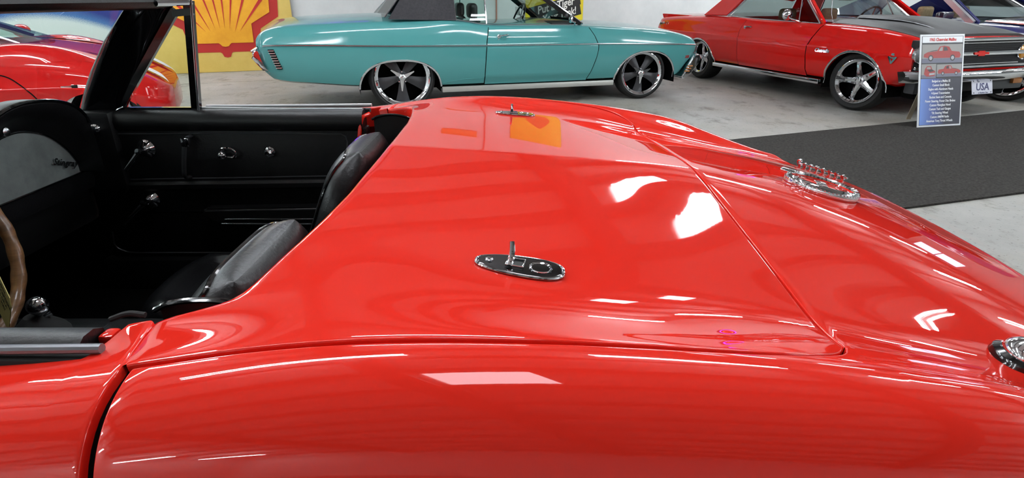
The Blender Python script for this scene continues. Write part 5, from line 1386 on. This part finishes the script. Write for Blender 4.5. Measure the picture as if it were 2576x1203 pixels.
# tall yellow poster with slogan
BN = empty('slogan_poster', WP(5.29, .62, .02), YAW)
tag(BN, 'yellow poster with slanted white slogan on black bands hung behind the turquoise coupe', 'poster')
PY = noisy(M('poster_yellow', (228, 208, 40), .5), (222, 200, 34), (234, 216, 48), 3)
PK = M('poster_black', (22, 22, 22), .5); PW = M('poster_white', (236, 234, 226), .5)
mb = MB(); mb.box((-.645, -.004, 0), (.645, .004, 2.0), .002); mb.build('sheet', PY, BN)
rot = math.radians(13)
def band(cx, cz, w, h): 
    m = frame((cx, -.0045, cz), (math.cos(rot), 0, math.sin(rot)), (-math.sin(rot), 0, math.cos(rot)))
    mb = MB(); mb.prism([(-w / 2, -h / 2), (w / 2, -h / 2), (w / 2, h / 2), (-w / 2, h / 2)], .001, m); mb.build('slogan_band', PK, BN, smooth=False); return m
m1 = band(0.0, .405, 1.16, .20); text('slogan', 'Put a Tiger', .205, m1 @ Matrix.Translation((.015, 0, .002)), PW, BN, .0005, .22, .004, sx=.92)
m2 = band(0.02, .215, 1.16, .20); text('slogan', 'in Your Tank!', .195, m2 @ Matrix.Translation((.0, .0, .002)), PW, BN, .0005, .22, .004, sx=.86)
OR2 = M('poster_orange', (214, 120, 40), .5)
mb = MB(); mb.prism(crom([(-.30, .62, 0), (-.2, .58, 0), (-.05, .70, 0), (.15, .72, 0), (.3, .9, 0), (.35, 1.3, 0), (.1, 1.6, 0), (-.25, 1.5, 0), (-.4, 1.1, 0)], 4, True) and [(p.x, p.y) for p in crom([(-.30, .64, 0), (-.2, .60, 0), (-.05, .70, 0), (.15, .72, 0), (.3, .9, 0), (.35, 1.3, 0), (.1, 1.6, 0), (-.25, 1.5, 0), (-.4, 1.1, 0)], 4, True)], .001, frame((0, -.0045, 0), (1, 0, 0), (0, 0, 1))); mb.build('printed_patch', OR2, BN, smooth=False)
# blue and white printed backdrop behind the sports car
BDM = bpy.data.materials.new('blue_white_print')
t_, b_ = nt(BDM); n_ = t_.nodes; l_ = t_.links
tc_ = n_.new('ShaderNodeTexCoord'); sx_ = n_.new('ShaderNodeSeparateXYZ'); l_.new(tc_.outputs['Object'], sx_.inputs[0])
def math_(op, a, b=None):
    q_ = n_.new('ShaderNodeMath'); q_.operation = op
    for i, v in enumerate((a, b)):
        if v is None: continue
        if isinstance(v, (int, float)): q_.inputs[i].default_value = v
        else: l_.new(v, q_.inputs[i])
    return q_.outputs[0]
# the print shades from white near the floor to deep blue above a drooping curve
cur = math_('ADD', math_('MULTIPLY', math_('POWER', math_('ABSOLUTE', math_('ADD', sx_.outputs['X'], 1.35)), 2.0), -.23), .90)
nz_ = n_.new('ShaderNodeTexNoise'); nz_.inputs['Scale'].default_value = 90; l_.new(tc_.outputs['Object'], nz_.inputs['Vector'])
v_ = math_('ADD', math_('SUBTRACT', sx_.outputs['Z'], cur), math_('MULTIPLY', math_('SUBTRACT', nz_.outputs['Fac'], .5), .10))
rp_ = n_.new('ShaderNodeValToRGB'); l_.new(math_('ADD', math_('MULTIPLY', v_, 2.2), .35), rp_.inputs[0])
rp_.color_ramp.elements[0].position = .30; rp_.color_ramp.elements[0].color = (*S((206, 216, 210)), 1)
rp_.color_ramp.elements[1].position = .82; rp_.color_ramp.elements[1].color = (*S((22, 44, 118)), 1)
e_ = rp_.color_ramp.elements.new(.52); e_.color = (*S((64, 108, 160)), 1)
l_.new(rp_.outputs[0], b_.inputs['Base Color']); b_.inputs['Roughness'].default_value = .5
BD = empty('printed_backdrop', B(-2.10, WALL - .02, 0), YAW)
tag(BD, 'tall blue and white printed backdrop on the wall beside the yellow board', 'backdrop')
mb = MB(); mb.box((-3.6, -.01, .01), (0.02, .01, 2.6), .002); mb.build('sheet', BDM, BD)
for k in range(2):
    mb = MB(); mb.tube([(-1.3 + .25 * k, -.012, 1.0 - .06 * k), (-.7 + .3 * k, -.012, 1.35)], .006, 5); mb.build('printed_streak', M('pale_blue_print', (120, 150, 200), .5) if k == 0 else bpy.data.materials['pale_blue_print'], BD)
# thin red-brown conduit on the wall
mb = MB(); mb.tube([tuple(WP(4.03, 0.0, .02)), tuple(WP(4.03, CEIL, .02))], .014, 8); tag(mb.build('wall_conduit', M('red_brown_conduit', (176, 120, 104), .6)), 'thin red-brown conduit running up the white wall behind the turquoise coupe', 'pipe')
# charcoal carpet runner
MATM = noisy(M('charcoal_carpet', (58, 56, 54), .95, spec=.1), (48, 46, 44), (70, 68, 65), 55, 8, bump=.5, bscale=260)
mp = [(2.10, 5.145), (5.9, 6.56), (6.6, 4.75), (3.41, 3.60), (1.0, 2.86), (.55, 4.5)]
mb = MB(); mb.add([(x, y, .002) for x, y in mp] + [(x, y, .014) for x, y in mp], [tuple(range(6))[::-1], tuple(range(6, 12))] + [(i, (i + 1) % 6, 6 + (i + 1) % 6, 6 + i) for i in range(6)])
tag(fixn(mb.build('carpet_runner', MATM, smooth=False)), 'charcoal carpet runner on the concrete behind the red convertible', 'rug')
# information board
P0 = Vector((4.005, 5.60, .016)); pd = Vector((math.cos(math.radians(12.8)), math.sin(math.radians(12.8)), 0)); pn = Vector((-pd.y, pd.x, 0)); ln = math.radians(15.5)
pu = pn * math.sin(ln) + Vector((0, 0, 1)) * math.cos(ln)
IB = empty('information_board', P0 + pd * .262)
tag(IB, 'tall leaning information board with car photographs and white text in front of the red coupe', 'sign')
im = frame((0, 0, 0), pd, pu)        # local z faces the viewer
W_, H_ = .525, .885
IW = M('board_white', (232, 234, 236), .4); IBK = M('board_black', (14, 13, 20), .4)
mb = MB(); mb.box((-W_ / 2, 0, -.008), (W_ / 2, H_, 0), .002, im); mb.build('board', IW, IB)
IBL = bpy.data.materials.new('board_blue_print'); t_, b_ = nt(IBL); n_ = t_.nodes; l_ = t_.links
tc_ = n_.new('ShaderNodeTexCoord'); mp_ = n_.new('ShaderNodeMapping'); mp_.inputs['Rotation'].default_value = (0, 0, math.radians(-12.8)); l_.new(tc_.outputs['Object'], mp_.inputs[0]); sx_ = n_.new('ShaderNodeSeparateXYZ'); l_.new(mp_.outputs[0], sx_.inputs[0])
rp_ = n_.new('ShaderNodeValToRGB'); ad_ = n_.new('ShaderNodeMath'); ad_.operation = 'MULTIPLY_ADD'; ad_.inputs[1].default_value = 2.0; ad_.inputs[2].default_value = .5; l_.new(sx_.outputs['X'], ad_.inputs[0]); l_.new(ad_.outputs[0], rp_.inputs[0])
rp_.color_ramp.elements[0].position = .0; rp_.color_ramp.elements[0].color = (*S((104, 140, 210)), 1); rp_.color_ramp.elements[1].position = .62; rp_.color_ramp.elements[1].color = (*S((20, 20, 40)), 1)
e_ = rp_.color_ramp.elements.new(.30); e_.color = (*S((64, 84, 150)), 1)
l_.new(rp_.outputs[0], b_.inputs['Base Color']); b_.inputs['Roughness'].default_value = .4
def sheet(name, x0, x1, z0, z1, mat, d, par=IB, label=None):
    mb = MB(); mb.add([im @ Vector(p) for p in ((x0, z0, d), (x1, z0, d), (x1, z1, d), (x0, z1, d))], [(0, 1, 2, 3)]); return mb.build(name, mat, par, label, smooth=False)
sheet('black_field', -.246, .246, .016, .868, IBK, .0006)
sheet('blue_field', -.242, .242, .020, .465, IBL, .0010)
sheet('heading_field', -.240, .240, .806, .864, IW, .0012)
text('heading', '1965 Chevrolet Malibu', .040, im @ Matrix.Translation((0, .834, .0022)), M('heading_red', (206, 60, 56), .5), IB, .0003, 0, .0014, sx=.86)
PH = [M('photo_wall', (150, 148, 144), .5), M('photo_floor', (112, 112, 128), .5), M('photo_red', (150, 34, 30), .4), M('photo_dark', (22, 20, 24), .4), M('photo_metal', (168, 168, 172), .4)]
def photo(x0, x1, z0, z1, flip=1, car=True):
    h = z1 - z0; f = sheet('photograph', x0, x1, z0, z1, PH[0], .0014); sheet('photo_floor', x0, x1, z0, z0 + h * .24, PH[1], .0017, f)
    cx, w = (x0 + x1) / 2, (x1 - x0) * .46
    def poly(nm, pts, mt, d):
        mb = MB(); mb.add([im @ Vector((cx + flip * px * w, z0 + pz * h, d)) for px, pz in pts], [tuple(range(len(pts)))]); mb.build(nm, mt, f, smooth=False)
    if car:
        poly('photo_car', [(-1, .32), (-.7, .26), (.95, .26), (1, .42), (.92, .58), (.5, .63), (.36, .86), (.1, .92), (-.15, .88), (-.28, .64), (-.8, .58), (-.98, .48)], PH[2], .0020)
        poly('photo_bonnet', [(-.82, .59), (-.3, .66), (-.24, .70), (-.55, .66)], PH[3], .0023)
        poly('photo_window', [(-.20, .64), (.0, .64), (.02, .86), (-.10, .84)], PH[0], .0023)
        poly('photo_window', [(.06, .64), (.30, .66), (.22, .84), (.08, .86)], PH[3], .0023)
        for px in (-.62, .56):
            for r_, mt, d in ((.135, PH[3], .0023), (.085, PH[4], .0026)):
                poly('photo_wheel', [(px + r_ * math.cos(a), .26 + r_ * math.sin(a) * w / h) for a in [2 * math.pi * k / 14 for k in range(14)]], mt, d)
    else:
        poly('photo_car', [(-.7, .3), (-.3, .12), (.9, .15), (.95, .5), (.5, .62), (.3, .86), (-.3, .86), (-.6, .62)], PH[2], .0020)
        poly('photo_bonnet', [(-.2, .6), (.5, .62), (.8, .5), (.1, .44)], PH[3], .0023); poly('photo_window', [(-.35, .64), (.3, .64), (.22, .8), (-.25, .8)], PH[0], .0023)
        poly('photo_grille', [(.05, .2), (.85, .24), (.9, .38), (.1, .36)], PH[4], .0023)
photo(-.240, .240, .615, .790, 1); photo(-.240, -.066, .470, .605, 1, False); photo(-.058, .240, .480, .600, -1)
for k, s_ in enumerate(('Badged as a Malibu SS', 'Custom Small Block', 'Engine with Aluminum Heads', '4-Speed Transmission', 'Bucket Seats and Console', 'Power Steering, Power Disc Brakes', 'Custom Fiberglass Hood', 'Custom Tach and Gauges', 'Tilt Steering Wheel', 'Custom AM/FM Radio', 'American Torq Thrust Wheels')):
    text('text_line', s_, .0315, im @ Matrix.Translation((.0, .440 - .0385 * k, .0018)), IW, IB, .0002, 0, .0007, sx=.80)
# prop behind the board
mb = MB(); mb.box((-.03, 0, -.006), (.03, .70, 0), .002, frame((0, 0, 0), pd, (pn * -.0 + Vector((0, 0, 1)) * .9 + pn * .34)) @ Matrix.Translation((0, 0, 0)) if False else frame(tuple(pn * .36), pd, Vector((0, 0, 1)) * .80 - pn * .16)); mb.build('prop', M('card_prop', (150, 140, 120), .8), IB)

OS = tag(empty('orange_wall_sign', WP(3.45, 2.6, .02), YAW), 'plain orange enamel sign high on the white wall above the turquoise coupe', 'sign')
mb = MB(); mb.box((-.40, -.012, 0), (.40, .012, .13), .008); mb.build('plate', M('orange_enamel', (232, 150, 60), .35), OS)

# neon signs high on the wall, seen only as glints in the paintwork
NV = M('violet_neon', (150, 90, 255), .4, emit=(140, 60, 255), es=9.0); NO = M('orange_neon', (255, 120, 60), .4, emit=(255, 90, 40), es=7.0)
NS = tag(empty('neon_sign', WP(.7, 3.15, .06), YAW), 'violet neon outline sign high on the white wall above the turquoise coupe', 'neon sign')
mb = MB(); mb.tube([(x, -.02, z) for x, z in ((-.8, -.14), (-.25, -.14), (-.2, -.26), (.3, -.26), (.34, -.14), (.8, -.14), (.7, .14), (.2, .14), (.16, .26), (-.34, .26), (-.38, .14), (-.7, .14))], .016, 8, closed=True); mb.build('neon_tube', NV, NS)
mb = MB(); mb.box((-.9, .0, -.32), (.9, .04, .32), .01); mb.build('back_panel', BLACK, NS)
NC = tag(empty('neon_ring_sign', WP(12.2, 2.3, .06), YAW), 'round violet and orange neon sign on the white wall beyond the blue car', 'neon sign')
for r_, m_ in ((.34, NV), (.20, NO)):
    mb = MB(); mb.tube([(r_ * math.cos(a), -.03, r_ * math.sin(a)) for a in [2 * math.pi * k / 40 for k in range(40)]], .018, 8, closed=True); mb.build('neon_tube', m_, NC)
mb = MB(); mb.lathe([(.40, 0), (.40, .03), (.001, .03)], frame((0, .04, 0), (1, 0, 0), (0, 0, 1)) , 40, True, True); mb.build('back_panel', BLACK, NC)
